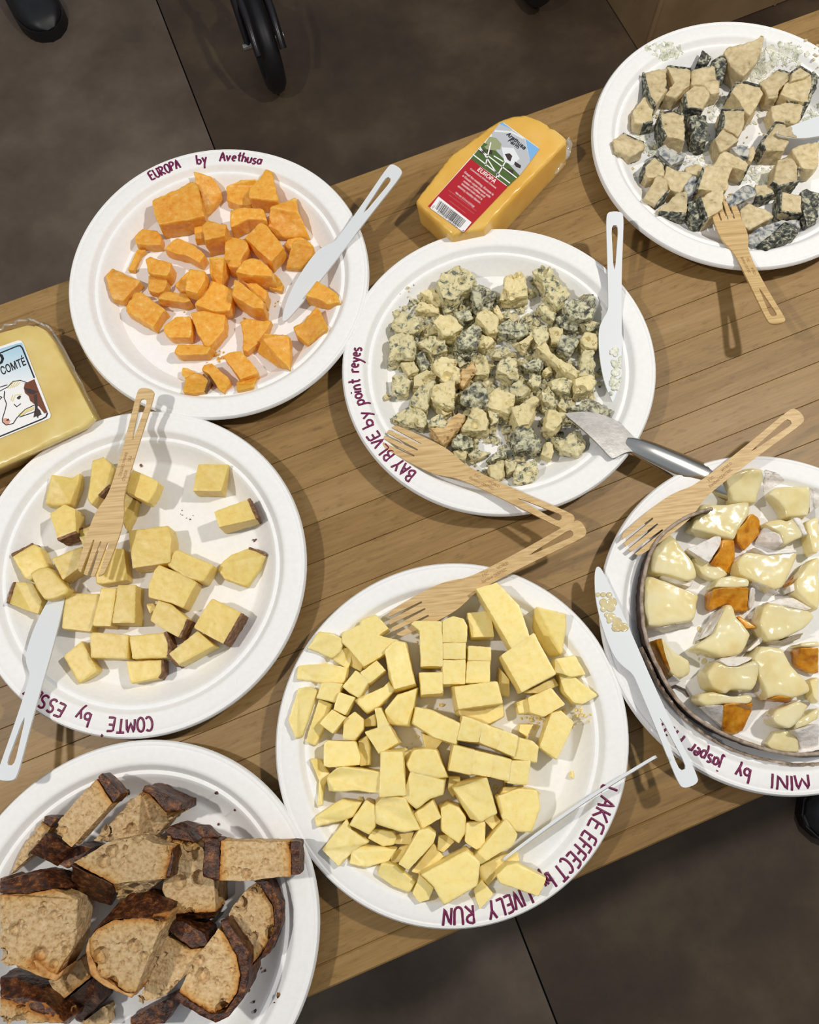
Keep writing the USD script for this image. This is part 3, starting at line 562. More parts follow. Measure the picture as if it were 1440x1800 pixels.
food('butter', '''
l1|310,410 430,250 560,265 680,330 640,450 560,520|21|smooth pale
l1|560,520 690,420 760,430 760,560 720,640 690,610|14|small tucked
l1|690,250 860,180 870,130 1020,75 1150,215 1050,280 1240,330 1180,420 900,595 760,420 680,350|22|large crumbling
l1|210,620 230,600 490,580 710,625 670,780 440,775 200,740|16|long low
l1|450,790 540,780 670,800 590,985 400,940|21|square overhanging
l1|680,820 810,660 950,765 840,935 740,880|25|tilted square
l1|870,670 1030,555 1120,650 955,785|25|small tilted
l1|1125,450 1230,350 1330,370 1430,780 1220,835 1170,700|25 27 27 27 26 24|long ridged
l1|815,960 1100,830 1150,780 1210,860 1070,1010 940,1085|20|long slanting
l1|210,860 320,840 400,880 250,1330 180,1350 110,1170|19|long upright
l1|420,970 550,1020 480,1250 390,1430 290,1390 380,1100|13|long lower
l1|640,890 800,940 700,1115 580,1060|25|small tilted upper-pair
l1|560,1065 700,1150 570,1310 440,1210|24|small tilted lower-pair
l1|800,1090 890,1170 890,1270 800,1385 680,1365 690,1180|20|many-sided
l4|775,105 830,95 915,265 680,340 800,290|26|narrow topmost
l4|680,345 912,270 1020,450 820,560|26|slanted square
l2|110,1130 230,980 430,910 350,1285 150,1260|24 24 24 18 18|roof-shaped
l2|380,230 420,195 690,205 700,650 480,650 470,300|27|tall
l2|715,190 830,140 930,170 965,240 955,405 715,408|27|ragged-topped square
l2|715,425 950,420 942,585 712,588|26|middle-column thin
l2|712,608 945,602 942,845 718,850|26|middle-column square
l2|470,740 706,730 705,945 490,965|27|chip-fronted square
l2|990,455 1215,470 1210,606 985,602|26|right-column thin
l2|980,618 1210,618 1200,835 960,835|26|right-column square
l2|980,110 1160,90 1220,160 1250,350 1020,355|20|squarish upright
l3|60,105 270,40 490,270 595,575 410,695 230,385|35|long high|zb=12
l3|325,800 650,575 870,980 530,1160|35|largest square|zb=6
l3|690,290 980,370 985,500 940,760 820,790 720,640 660,500|30 27 24 6 5 6 16|sloping yellow
l3|880,840 1080,800 1190,990 1050,1015 960,985 880,970|24|smooth
l3|930,995 1060,1005 1310,1210 1170,1295 1080,1285 980,1180|20|broken-edged
l3|600,1240 830,1140 970,1310 760,1435 620,1390|18|rough square
l3|470,1290 580,1255 640,1390 500,1400|12|crumbly little
l2|845,885 1270,840 1330,1050 890,1110|31|large brick-shaped|zb=4
l6|900,150 1000,125 1130,250 960,610 780,490|20|long grainy
l6|570,260 700,265 640,390 560,330|9|tiny
l5|225,310 260,150 420,180 700,310 660,520 440,450|25|long pale
l5|315,420 520,495 450,590 350,580|11|tucked-under
l5|745,235 950,310 908,510 690,480|26|upper row first
l5|957,312 1165,387 1095,573 920,510|26|upper-row second
l5|1168,388 1320,450 1285,660 1098,576|26|upper-row third
l6|540,400 700,440 760,500 740,655 510,615|24|upper-row last
l5|650,545 865,600 825,845 600,800|26|lower-row first
l5|870,602 1080,652 1040,870 832,838|26|lower-row second
l5|1085,655 1250,702 1225,910 1045,873|26|lower-row third
l6|470,650 670,650 640,895 440,870|25|lower-row last
l4|250,470 290,440 560,450 610,600 600,685 300,705 240,690|21|wide flat
l4|600,440 690,390 720,500 720,675 620,690|13|narrow low
l4|280,820 385,730 450,715 820,770 820,990 600,950 370,960 300,960|22 27 27 27 26 26 26 20|large brick-shaped
l4|100,640 200,640 260,740 290,790 240,900 220,1095 170,1095 190,850|11|broken L-shaped
l4|840,565 1060,560 1093,1000 830,1010|29|long upright brick-shaped
l4|790,1110 870,1030 1090,1050 1130,1150 1240,1365 1050,1380 830,1320 780,1290|22 26 26 26 24 24 22 20|wide pale
l5|230,600 350,590 460,600 570,870 480,880 200,820 160,740|25|crumbling
l5|200,830 540,920 520,1060 400,1100 260,1205 120,1090|25|five-sided
l5|235,1260 420,1130 510,1305 310,1415|20|small square
l8|220,190 300,150 400,190 470,290 460,440 400,545 230,420|20|faceted
l5|650,1000 740,965 990,900 1090,1250 930,1335 830,1310|22 28 28 27 27 22|tall smooth
l6|330,1030 560,950 740,970 770,1150 680,1385 530,1375 390,1250|20|dented
l4|150,1240 350,1100 430,1060 620,1090 540,1230 430,1270 170,1335|16|flat oblong
l7|450,360 620,110 720,170 715,380 650,455|20|tapering
l7|170,620 340,400 420,310 470,420 640,540 560,585 480,640 340,785|17|wide smooth
l7|480,645 590,585 930,620 850,740 620,805 460,765|15|low oblong
l7|700,410 900,440 940,490 910,565 800,585 650,500|13|torn
l7|1180,430 1280,410 1350,470 1320,560 1080,825 980,760|27|long whitish|zb=6
l7|1330,570 1430,700 1200,875 1110,845|13|half-hidden
l7|750,880 800,770 940,800 1130,960 1070,1060 900,1000|19 21 21 19 14 14|corner-cut
l7|1190,900 1330,1030 1280,1145 1180,1175 1115,1080|23|small rough
l8|20,890 480,650 610,770 580,1000 250,1195 150,1010|31|large pale rough|zb=8
l8|480,350 670,340 670,560 590,615 470,540|18|curved-sided
l8|670,310 780,250 840,320 760,405|13|small rounded
l8|580,680 890,310 1010,470 960,575 640,765|22|long tapering
l8|630,800 840,690 1000,650 1030,740 890,800 720,995 640,930|13|flat bent
l8|810,890 920,790 1020,780 1310,920 1230,1110 840,970|29|brick-shaped, resting on the rim|zb=12
l8|560,1050 640,950 760,1090 620,1245|18|small square
l8|190,480 270,470 350,540 240,640 180,620|14|small buried
l1|735,440 780,430 890,600 860,650 750,600|10|buried low
l1|910,1170 1010,1120 1020,1230 910,1240|12|half-hidden little
l2|880,1100 1325,1060 1340,1190 1180,1270 900,1180|15|crumbling underlying
l3|290,930 390,1050 390,1210 280,1190|13|narrow half-hidden
l3|560,1180 860,1040 900,1110 700,1190|13|shaded underlying
l5|600,870 700,880 720,960 640,1080 590,1000|10|shadowed bottommost
l7|930,470 1120,440 1080,570 920,560|8|flat buried
l4|1070,570 1210,530 1180,640 1110,890 1070,700|13|deep yellow wedged
l6|400,930 600,925 560,965 350,1015|14|dark-sided flat
l7|900,680 980,600 1060,580 980,740 880,770|9|crumbly wedged''')

food('blue', '''
b1|800,250 840,150 1050,70 1250,190 1210,310 1100,350 1000,465 860,430|22|largest mould-topped
b1|570,380 720,340 790,370 830,500 780,540 680,450|12|low greenish|m=blue_pale
b1|520,610 570,500 790,570 790,640 620,620|10|flat pale|m=blue_pale
b2|220,330 400,310 500,390 440,560 380,600 260,560|16|dark-streaked|m=blue_mould
b2|270,700 390,590 530,720 520,870 430,860|17|smooth flat pale|m=blue_pale
b2|480,590 540,560 610,700 570,730|9|little pale|m=blue_pale
b2|590,430 660,200 830,150 860,200 910,420 720,440|18|two-horned yellow|m=blue_pale
b2|1000,130 1120,70 1200,110 1360,250 1420,400 1280,550 1160,380 1110,240|18|dark-headed
b2|930,340 1020,320 1030,390 950,410|7|tiny
b2|1060,560 1160,490 1280,640 1240,730 1120,650|12|spotted
b1|230,790 330,640 560,720 540,830 430,905 280,880|16|dark-centred
b1|200,950 330,900 470,950 500,1100 470,1200 190,1235|16|square dark-edged
b1|740,760 830,670 950,690 1090,820 1000,895 860,905|21|smooth yellow-topped|m=blue_pale
b1|590,850 700,770 800,900 640,930|9|small greenish|m=blue_pale
b1|1050,960 1230,790 1320,830 1280,1075 1080,1065|19|grey-faced|m=blue_mould
b2|300,1070 340,930 500,1000 380,1085|12|small pale|m=blue_pale
b1|1020,1130 1150,1090 1270,1120 1200,1205 1050,1190|12|blue-grey|m=blue_mould
b1|560,1040 720,950 880,1000 900,1120 720,1155|14|rough
b1|330,1280 480,1260 540,1370 420,1430|10|shallow pale|m=blue_pale
b1|510,1180 600,1130 690,1300 600,1355|12|very dark|m=blue_mould
b4|720,290 850,200 1040,230 1030,475 880,475|18|broad pale|m=blue_pale
b4|1030,240 1060,190 1160,270 1070,330|12|small
b4|1040,440 1230,270 1270,360 1120,555|14|ribbed tan-rinded|m=tan_rind
b4|1270,230 1390,200 1430,300 1430,400 1270,420|13|white-crumbed|m=blue_pale
b4|490,450 650,360 740,430 640,555 490,560|14|yellow|m=blue_pale
b4|220,440 360,430 430,520 380,655 240,640|12|lone spotted
b4|110,690 170,650 200,700 130,730|6|tiny outlying|m=blue_pale
b4|450,740 560,580 735,500 735,590 640,855 500,810|15|dark-edged
b4|740,580 1000,490 980,800 850,815 730,720|19|large squarish pale|m=blue_pale
b4|210,970 450,840 580,870 640,960 600,1075 340,1020|14|grey-topped
b4|680,1000 800,910 900,970 870,1080 700,1065|16|green-white
b4|840,1090 1040,900 1120,970 960,1200 870,1285 710,1090|16|tan-rinded|m=tan_rind
b5|260,640 460,500 540,650 550,790 420,825 260,740|18|heavily veined|m=blue_mould
b5|560,680 660,610 890,680 870,800 820,905 570,830|15|plain|m=blue_pale
b5|780,620 970,490 1090,590 1000,695 890,690|16|flat-topped
b5|250,1090 390,860 540,900 560,1000 540,1115 340,1130|16|smooth yellow|m=blue_pale
b5|560,870 700,880 690,1010 600,1055|12|small speckled
b5|850,810 970,800 1150,690 1190,760 1120,900 1080,1035 950,1060|20|large clean|m=blue_pale
b5|890,1180 970,1080 1090,1110 1230,1270 1200,1365 930,1350|16|blue-white|m=blue_mould
b5|720,250 820,190 930,260 930,440 870,465 700,360|18|black-spotted
b5|620,190 700,80 820,70 840,140 720,200|14|greenish
b6|190,230 300,160 370,290 690,520 640,570 460,470|19|long whitish|m=blue_pale
b6|440,180 490,50 650,50 680,150 590,300 460,230|15|grey-green|m=blue_mould
b6|740,120 780,30 910,50 910,220 780,210|16|clean yellow|m=blue_pale
b3|930,880 1020,880 1080,960 980,1060 910,1100|12|blue-spotted
b6|740,300 780,250 890,270 880,540 720,565|16|tall spotted
b6|660,620 870,580 915,660 860,750 680,770|19|clean square|m=blue_pale
b3|540,560 620,480 870,440 890,580 860,700 700,720 580,660|20|large grey-green|m=blue_mould
b3|720,440 780,400 860,410 880,470|11|greenish
b3|420,720 560,640 680,760 690,860 520,850|12|dark crusted|m=blue_mould
b3|700,790 790,700 980,780 970,840 830,870|12|crumbling
b3|140,860 300,830 320,960 200,1060 140,980|16|veined
b3|330,850 490,840 460,1000 360,1010|14|yellow-sided|m=blue_pale
b2|540,830 690,740 880,810 900,900 800,940 620,900|14|darkest|m=blue_mould
b2|820,1020 990,880 1000,950 890,1100|15|brown-sided|m=blue_pale
b8|570,500 620,290 840,340 760,460 680,560|21|angular smooth pale|m=blue_pale
b8|660,620 820,640 1000,560 1080,690 970,860 780,790|15|dark-based
b8|880,260 1070,220 1190,170 1390,310 1370,400 1220,370|14|dark blue, behind the steel knife tip|m=blue_mould
b7|270,640 360,520 500,580 510,680 390,720|14|round-crumbed|m=blue_mould
b7|260,740 440,740 420,850 310,840|10|low pale|m=blue_pale
b7|460,790 560,720 720,770 600,830|9|flat green
b7|870,710 940,720 930,800 750,860 710,840|10|narrow dark|m=blue_mould
b7|730,920 900,900 910,1050 830,1110 740,1060|13|yellow|m=blue_pale
b7|930,860 1080,880 1060,970 960,1020|12|crumbly
b7|1090,920 1300,870 1340,990 1260,1110 1030,1140|14|large lowest
b8|540,740 640,700 670,830 640,905 520,850|10|yellowish|m=blue_pale
b5|1250,640 1330,560 1400,660 1420,805 1280,830|14|rough-edged dark
b8|720,230 790,160 880,230 830,310|10|white-green
b6|360,640 540,600 620,680 590,795 380,740|12|brown-crumbed
b5|1000,280 1200,200 1270,260 1200,360 1050,330|14|grey|m=blue_mould
b5|1080,490 1120,420 1230,440 1210,560 1140,575|13|green-flecked
b5|1260,370 1340,310 1380,390 1300,420|12|small pale|m=blue_pale
b4|820,850 950,820 960,900 880,940|12|small yellow|m=blue_pale
b1|830,500 980,480 1000,600 880,655|10|crumbly
b1|1000,630 1170,600 1240,720 1090,760|12|dark-flecked|m=blue_mould''')

food('ash', '''
a1|450,420 620,385 740,360 720,600 750,610 600,825 530,720 470,520|18|large left|r=5-0
a1|740,340 900,360 1040,380 1030,560 850,720 720,690 790,600 840,540|16|dark-topped|r=0-2
a1|1060,400 1340,340 1390,530 1410,660 1290,680 1200,560 1060,560|16|black-edged flat|r=0-1
a1|1120,300 1190,130 1290,220 1250,310|14|pointed black-rinded|m=ash_rind
a2|80,420 200,350 270,380 270,500 220,655 160,640 140,480|18|glossy black-rinded|m=ash_rind
a2|240,300 330,230 560,180 640,160 700,80 745,95 720,260 640,420 490,595 330,470|20|peak-tipped pale
a1|310,900 390,790 450,730 530,750 570,830 560,1030 440,1055 330,1040|14|folded|r=5-6
a1|970,680 1080,590 1210,590 1280,690 1190,885 1000,850|18|black-faced|r=4-0
a1|660,940 830,900 950,960 960,1130 970,1265 730,1220 670,1060|18|pinkish|r=5-2
a1|1020,980 1110,950 1250,960 1250,1270 1170,1295 1090,1260|16|wrinkled black and white|m=ash_rind
a2|330,800 400,700 520,690 690,740 720,820 660,985 570,1095 500,1040 420,900|18|clean-cut|r=0-3
a2|220,1040 500,1040 490,1200 420,1365 230,1250 240,1130|18|dark-sided|r=4-1
a4|120,240 240,110 430,260 250,390 190,405|16|square
a2|690,690 920,530 1080,580 1070,640 940,760 920,865 800,875 770,770|16|torn|r=1-3
a2|960,830 1010,690 1340,580 1350,680 1310,930 1250,935 1100,890|18|broad ridged|r=2-5
a2|1100,560 1200,490 1330,570 1230,620 1090,660|21|black-crested|r=0-2
a2|1330,570 1390,520 1430,600 1400,760 1340,860|17|curled dark-rinded|m=ash_rind
a2|830,1000 1030,930 1240,950 1220,1100 1170,1185 880,1180|15|speckled|r=1-3
a4|720,290 900,40 1000,60 1010,150 1060,270 1000,395 770,385|18|arched, under the knife|r=6-2
a4|1100,380 1310,290 1440,300 1440,560 1380,630 1230,610 1170,500|16|crumbly
a4|920,510 1080,490 1180,600 1170,780 930,835 870,770|19|brown-faced round|r=2-5
a4|330,360 450,320 560,380 540,475 420,450|14|blue-white rinded|m=ash_bloom
a4|190,450 280,400 550,570 510,655 370,600 90,590|18|long|r=2-3
a5|130,330 190,300 500,310 440,430 410,600 200,600 50,590|18|grey-topped broad|r=6-0
a3|970,470 1110,410 1210,460 1180,575 1000,530|14|small
a3|60,120 180,40 440,160 450,220 270,335 150,270 90,260|16|creased|r=1-2
a3|450,450 580,330 700,430 700,560 500,595 460,530|15|black-arched|r=5-2
a3|620,240 720,170 870,270 850,300 980,280 950,350 800,435 640,290|16|veined rinded|m=ash_bloom
a3|700,590 740,440 900,510 1060,560 900,775 780,740|14|grainy
a3|450,840 620,560 740,620 760,750 600,935|17|long smooth|r=3-4
a3|610,1000 870,800 1000,780 980,1045 650,1020|14|fan-shaped|r=3-4
a3|960,690 1070,560 1130,600 1110,760 1000,825|14|blue-grey rinded|m=ash_bloom
a3|1010,900 1130,860 1250,1080 1160,1155 1080,1120 1010,1000|14|darkest rinded|m=ash_rind
a5|80,690 330,570 375,620 375,830 170,955|19|large clean|r=4-0
a5|400,720 680,530 790,600 780,680 640,740 470,815|14|dark oyster-like|m=ash_bloom
a5|780,540 980,540 1010,640 880,690 780,660|13|brown|r=2-4
a5|1110,630 1350,680 1370,895 1100,870|16|dark-edged square|r=2-0
a4|1210,910 1290,890 1440,930 1440,1250 1290,1345 1240,1150|16|dark green rinded|m=ash_rind
a5|590,850 700,760 900,850 1000,940 830,1035 700,1105 610,1030|16|hollow crumbly
a5|640,1260 720,1160 870,1060 1110,980 1310,1000 1340,1080 1150,1010 950,1200 790,1305|14|long whitish rinded|m=ash_bloom
a5|830,1300 950,1195 1150,1020 1310,1130 1260,1220 950,1335|12|mottled black and cream|m=ash_rind
a4|530,370 620,340 640,420 590,540 550,500|12|small yellowish''')

food('runny', '''
j2|140,250 430,115 650,130 640,260 590,450 560,580 240,575 190,480|18|topmost|;white_rind|80,420 150,290 230,400 190,560 120,580|13 17 17 8 5;white_rind|655,130 800,220 870,350 750,400 660,430|16 10 4 4 11
j2|740,470 860,380 1320,350 1320,640 1290,760 970,780 970,680 880,570|17|glossy|;white_rind|1315,380 1400,420 1440,560 1380,680 1310,730|16 13 5 5 13
j2|680,880 760,830 930,810 990,850 1080,800 1220,1040 950,1180 900,1000 760,930|18|notched white-sided|;white_rind|1080,800 1180,800 1290,1040 1225,1045|19 19 17 17;white_rind|540,1150 680,930 900,1040 940,1160 830,1260|3 13 17 17 3
j2|1270,850 1440,790 1440,1290 1350,1280 1330,1170|16|cut off by the photo edge
j1|700,780 840,480 1150,480 1420,440 1400,620 1270,790 1230,910 950,840|18|large orange-sided|;orange_rind|1420,620 1460,600 1550,660 1570,850 1360,1060 1270,950 1260,810 1380,690|18 17 13 7 5 12 17 18
j1|720,1160 870,1180 1100,1300 1160,1365 1000,1435 840,1380 740,1260|10|orange and white|;white_rind|630,1040 830,950 1000,870 1080,890 1070,990 920,1220 850,1180|17;orange_rind|1085,920 1240,930 1240,1150 1170,1360 1090,1335 925,1230 1050,1060|18 16 10 5 6 14 18
j1|220,1060 420,860 560,1020 730,1240 760,1400 640,1440 430,1370 180,1330|18|rounded drooping|;white_rind|290,1390 390,1370 620,1460 720,1450 680,1530 490,1480|11
j3|190,340 260,320 760,510 850,560 820,640 790,860 330,930 230,920 170,700|20|broad glossy|;white_rind|280,930 420,950 770,845 800,930 400,1020 270,960|18 18 18 5 5 9
j3|1050,445 1120,330 1270,290 1500,350 1490,440 1200,445|20|orange-fronted|;orange_rind|1040,470 1200,445 1490,445 1480,740 1310,760 1220,650 1010,750 980,690|20 20 20 8 7 9 8 11;white_rind|1522,445 1575,460 1566,630 1512,745 1494,665|18 16 7 7 14
j4|310,220 420,100 520,100 690,130 1130,80 1090,230 940,550 820,600 560,490 330,380|18|wide four-sided|;white_rind|520,10 620,20 720,80 1130,50 1130,88 700,128|19;white_rind|500,500 600,520 830,610 900,660 800,690 620,600|18 18 18 13 7 7
j4|1120,480 1330,220 1440,170 1440,880 1290,790 1140,630|18|large orange-edged, at the photo edge|;orange_rind|960,540 1140,370 1310,240 1290,330 1120,470 1000,600|5 7 9 18 18 8;white_rind|1020,560 1110,500 1140,620 1040,650|15
j4|690,830 760,795 1000,855 1300,905 1380,990 1240,1150 940,1290 740,1325 610,1080|20|rippled|;white_rind|700,790 900,730 1080,720 1360,870 1280,900 1000,850|16 11 11 15 21 21;white_rind|740,1330 930,1330 1240,1210 1180,1290 950,1380 790,1380|18 18 18 7 7 7
j3|1110,860 1230,670 1290,700 1320,810 1440,960 1500,1050 1400,1275 1180,1305 820,1200 1060,1040|20|ragged star-shaped|;white_rind|860,1120 960,930 1100,780 1190,690 1110,860 1030,1040|7 11 13 20 20 15;orange_rind|1330,815 1380,805 1590,955 1450,975|16;white_rind|1467,1250 1665,1050 1692,1070 1656,1155 1503,1260|13
j5|390,80 460,170 560,270 730,370 740,520 600,590 500,500 420,240|20 20 18 16 11 11 18 20|lowest-left amber-sided|;orange_rind|230,130 390,75 420,235 500,490 420,600 330,400|9 20 20 18 5 7;white_rind|440,630 540,550 640,630 500,700|4 15 8 4
j6|30,380 160,240 300,300 400,300 640,220 690,290 650,520 590,600 330,580 280,640 90,560|22|white-capped|;white_rind|170,220 240,180 620,180 540,240 400,300 300,300|19 15 15 20 23 23
j6|-50,650 130,620 300,670 560,650 600,720 540,775 240,770 0,790 -80,730|20|lower orange and white|;orange_rind|240,780 360,765 540,785 610,740 590,870 480,1110 340,1165 220,1130|20 20 20 18 11 5 3 5;white_rind|0,800 235,785 220,1090 100,960|20 20 4 6
j6|630,190 740,50 900,70 980,90 1090,290 1330,560 1310,610 1120,685 950,650 800,700 760,560 690,370|20|pear-shaped|;white_rind|690,390 780,690 740,730 620,620|20 18 5 5;orange_rind|800,712 950,662 1110,700 1060,750 830,740|19 20 18 7 7
j6|1220,0 1440,-20 1440,45 1210,45|21|orange-fronted, at the photo edge|;orange_rind|1210,55 1440,60 1440,380 1350,390 1150,300|20 20 7 5 7
j6|860,940 920,850 1200,740 1320,800 1180,1000 1080,1085 900,1030|21|lowest folded|;white_rind|840,930 1200,715 1230,735 930,880 870,1000|20;cream_paste|1140,1010 1440,820 1440,960 1150,1095|19;cream_paste|780,1280 900,1115 1090,1120 1180,1230 1190,1385 850,1365|11;white_rind|1130,1110 1440,1020 1440,1340 1200,1380 1180,1200|20 20 5 5 13
j6|1330,480 1440,440 1440,760 1370,680|14|small, at the photo edge''')

food('bread', '''
d1|390,520 640,230 740,130 862,312 550,650|41|long upper|zb=26;bread_crust|745,118 780,80 935,240 870,312|42;bread_crust|350,545 550,660 440,800 230,690|39 39 22 22
d1|320,450 390,500 230,720 80,860 180,640|22 20 17 13 15|thin outermost|;bread_crust|340,415 450,430 390,500 330,470|25
d1|1080,230 1140,240 1270,382 1390,350 1300,460 1170,590 1060,560 900,620 720,600 880,430|34 34 34 31 17 16 30 32 30 33|thick-crusted upper|;bread_crust|1110,180 1180,200 1395,310 1390,365 1280,385 1180,270 1085,222|38
d1|700,690 830,610 1060,570 1180,620 1320,650 1290,890 1230,900 1120,1000 900,1060 870,930 560,770|52 52 52 52 52 50 49 36 34 51 52|white torn|zb=24;bread_crust|1322,650 1337,720 1302,890 1272,885|52;bread_crust|545,785 865,940 850,1105 560,1000|52 52 26 26
d2|250,490 480,535 550,570 640,830 650,1060 340,1075 240,900 250,820 320,700|36|hole-flecked middle|;bread_crust|240,430 310,400 440,450 490,525 330,500|40;bread_crust|340,1080 650,1065 640,1110 320,1130|36 36 27 27
d2|690,518 1110,524 1228,520 1230,788 870,823 680,818|45|long strip-like, over the rim|zb=27;bread_crust|560,492 688,510 680,820 555,790|45;bread_crust|1225,520 1295,530 1300,770 1228,780|46;bread_crust|490,400 570,410 670,490 560,495 490,450|40
d4|1000,120 1080,75 1130,90 1220,230 1235,400 1130,600 1040,700 880,300 920,220|27|rightmost curved|;bread_crust|1075,45 1185,28 1290,220 1285,390 1200,590 1040,720 1130,605 1238,400 1223,228 1130,82|31 31 28 28 28 29 31 31 31 31
d4|740,490 800,400 850,440 940,610 970,760 945,895 848,1035 740,1055 500,890 600,660|41|D-shaped, with a hole|zb=4,h=392 1772 .0052 40;bread_crust|815,345 870,340 1030,570 1035,800 1000,930 880,1085 780,1130 600,1035 460,940 490,893 740,1062 852,1042 952,900 977,760 944,610 850,440|42
d4|400,460 500,500 590,560 720,550 600,720 360,940 170,980 290,740 350,600|35|slanting middle|zb=8;bread_crust|400,420 440,350 530,350 700,440 722,535 590,558 490,480|39
d3|740,412 870,338 1080,325 1258,342 1330,265 1270,420 1060,870 1035,895 960,890 770,765 690,590 690,480|58 58 58 58 50 48 46 58 58 58 58 58|large round-backed|zb=22;bread_crust|705,440 920,200 1010,130 1150,120 1340,210 1258,338 1080,320 868,332 735,408|50 40 36 36 42 58 58 58 58;crust_edge|655,560 680,470 695,480 695,595 772,768 962,893 1040,900 1010,940 800,850 690,760|57
d3|0,140 215,142 410,100 600,180 575,520 430,760 120,685 60,690 0,650|52 53 50 45 42 47 52 52 52|large creased|zb=18;bread_crust|0,50 180,-10 330,-40 550,30 540,95 405,92 212,135 0,132|40 40 38 36 45 50 53 52;crust_edge|115,692 260,650 430,765 520,690 432,805 260,750|49
d3|0,935 180,945 350,975 490,1125 0,1135|48|thick-crusted, in the photo corner|;bread_crust|0,770 130,780 330,860 450,980 520,1135 495,1120 355,970 180,938 0,930|36 36 36 36 34 48 48 48 48
d3|370,800 430,790 520,700 620,640 688,780 462,965|30|small stubby|;bread_crust|692,790 780,960 640,1120 590,1110 472,978|30 22 8 8 30
d3|800,1000 825,1000 835,1135 620,1135 740,1040|13|sliver-like, at the photo bottom
d4|130,1085 300,1000 450,920 460,1030 390,1135 130,1135|16|dark crust-only, at the photo bottom|m=bread_crust
d1|440,780 560,650 620,640 700,660 600,750 520,815|24|dark crust-only wedged|m=bread_crust
d1|0,890 40,880 60,900 0,930|28|dark crust-only, at the photo left edge|m=bread_crust''')

def clock(px, c):
    a = (90 - math.degrees(math.atan2(c[1] - px[1], px[0] - c[0]))) % 360; h = round(a / 15) % 24
    hh, half = divmod(h, 2); hh = 12 if hh == 0 else hh
    return ('at half past %d' if half else "at %d o'clock") % hh
infos = []
for plate, crop, poly, zs, o, note, subs in FOOD:
    pts, order, px = top_points(crop, poly, zs); cpx = np.mean(px, 0); q = to_plate(plate, pts[:, :2].mean(0)); r = np.hypot(*q)
    ring = 'near the centre' if r < .034 else 'halfway out' if r < .068 else 'near the rim'
    infos.append([clock(cpx, pix((*PL[plate][0], T))), ring, cpx, px])
labels = []
for (plate, crop, poly, zs, o, note, subs), (ck, ring, cpx, px) in zip(FOOD, infos):
    base = "%s %s" % (note, STY[plate][9])
    if ',' in note or ' at the ' in note or 'resting' in note or 'lying' in note or 'leaning' in note or 'beside' in note or 'behind' in note:
        head, sep, tail = note.partition(', ')
        for w in (' resting', ' lying', ' leaning ', ' beside', ' behind', ' at the ', ' with a', ' over the', ' by the'):
            if not sep and w in ' ' + note and not note.startswith('leaning middle'):
                i = (' ' + note).index(w); head, sep, tail = note[:max(0, i - 1)], ' ', note[i:].strip(); break
        base = ('%s %s%s%s' % (head, STY[plate][9], ', ' if tail else '', tail)).strip()
    labels.append([base, ck, ring, STY[plate][12]])
import re
def nw(t): return len(re.findall(r"[A-Za-z0-9]+", t))
def full(l):
    for t in ('%s, %s %s, %s' % tuple(l), '%s, %s %s' % tuple(l[:3]), '%s, %s' % tuple(l[:2]), l[0]):
        if nw(t) <= 15: return t
txt = [full(l) for l in labels]
for t in set(txt):
    same = [i for i, x in enumerate(txt) if x == t]
    if len(same) > 1:
        same.sort(key=lambda i: infos[i][2][1]); w = ['upper', 'lower'] if len(same) == 2 else ['upper', 'middle', 'lower'] if len(same) == 3 else ['topmost', 'upper', 'lower', 'lowest']
        for i, s_ in zip(same, w): txt[i] = s_ + ' ' + txt[i]
LAB = txt
seed = 0
for (plate, crop, poly, zs, o, note, subs), lab in zip(FOOD, LAB):
    seed += 1; S = STY[plate]; pts, order, px = top_points(crop, poly, zs, GROW[plate], plate)
    zb = float(o.get('zb', 0)); mat = o.get('m', S[0]); kw = {}
    res, it, lum, fine = S[4:8]
    size = math.sqrt(max(1e-8, Polygon(pts[:, :2]).buffer(0).area)); lum = min(lum, size * (.19 if plate == 'blue' else .11)); res = min(res, max(.0011, size / 9))
    holes = [[float(x) for x in o['h'].split()]] if 'h' in o else None
    pit = (1.9e-5, .00055, .00035) if plate == 'bread' and mat == 'bread_crumb' else (3e-5, .0004, .0006) if plate == 'blue' else None
    kw = {'back': .25, 'lumscale': .7} if plate == 'runny' else {}
    sp = S[3] if np.hypot(*to_plate(plate, pts[:, :2].mean(0))) < .068 else min(S[3], 1.02)
    m = solid(pts, plate, zb, sp, res, it, lum, fine, seed, pit, holes, **kw)
    extra = []
    if 'r' in o:
        i0, i1 = map(int, o['r'].split('-')); rp = rind_points(pts, order, i0, i1, S[2], None)
        extra.append(('rind', solid(rp, plate, zb, 1.0, .0014, 1, .0007, .0004, seed + 500), S[1]))
    for s_ in subs:
        mt, pl2, z2 = s_.split('|')[:3]
        p2, o2, _ = top_points(crop, pl2, [float(x) for x in z2.split()])
        lumpy = .0013 if plate == 'bread' else .0008
        extra.append((('crust' if plate == 'bread' else 'rind' if 'rind' in mt else 'paste_fold'), solid(p2, plate, zb if plate == 'bread' else 0, 1.0 if plate == 'bread' else .98, .0016, 2, lumpy, .0004, seed + 700 + len(extra), **kw), mt))
    if extra:
        c = m.bounds.mean(0); t = thing(S[8], (c[0], c[1], m.bounds[0][2]), lab, S[10], S[11])
        pm = put('crumb' if plate == 'bread' else 'paste', m, mat, t, smooth=40)
        if plate == 'bread':      # the crumb is toasted where it meets the crust
            pv = np.array(UsdGeom.Mesh(pm).GetPointsAttr().Get()) + ORG[str(t.GetPath())]
            dd = cKDTree(np.vstack([x[1].vertices for x in extra])).query(pv)[0]
            UsdGeom.PrimvarsAPI(pm).CreatePrimvar('toast', Sdf.ValueTypeNames.FloatArray, 'vertex').Set(Vt.FloatArray.FromNumpy((np.exp(-dd / .0032)).astype(np.float32)))
        for nm, mm, mt in extra: put(nm, mm, mt, t, smooth=40)
    else:
        tag(put(S[8], m, mat, None, smooth=40), lab, S[10], S[11])

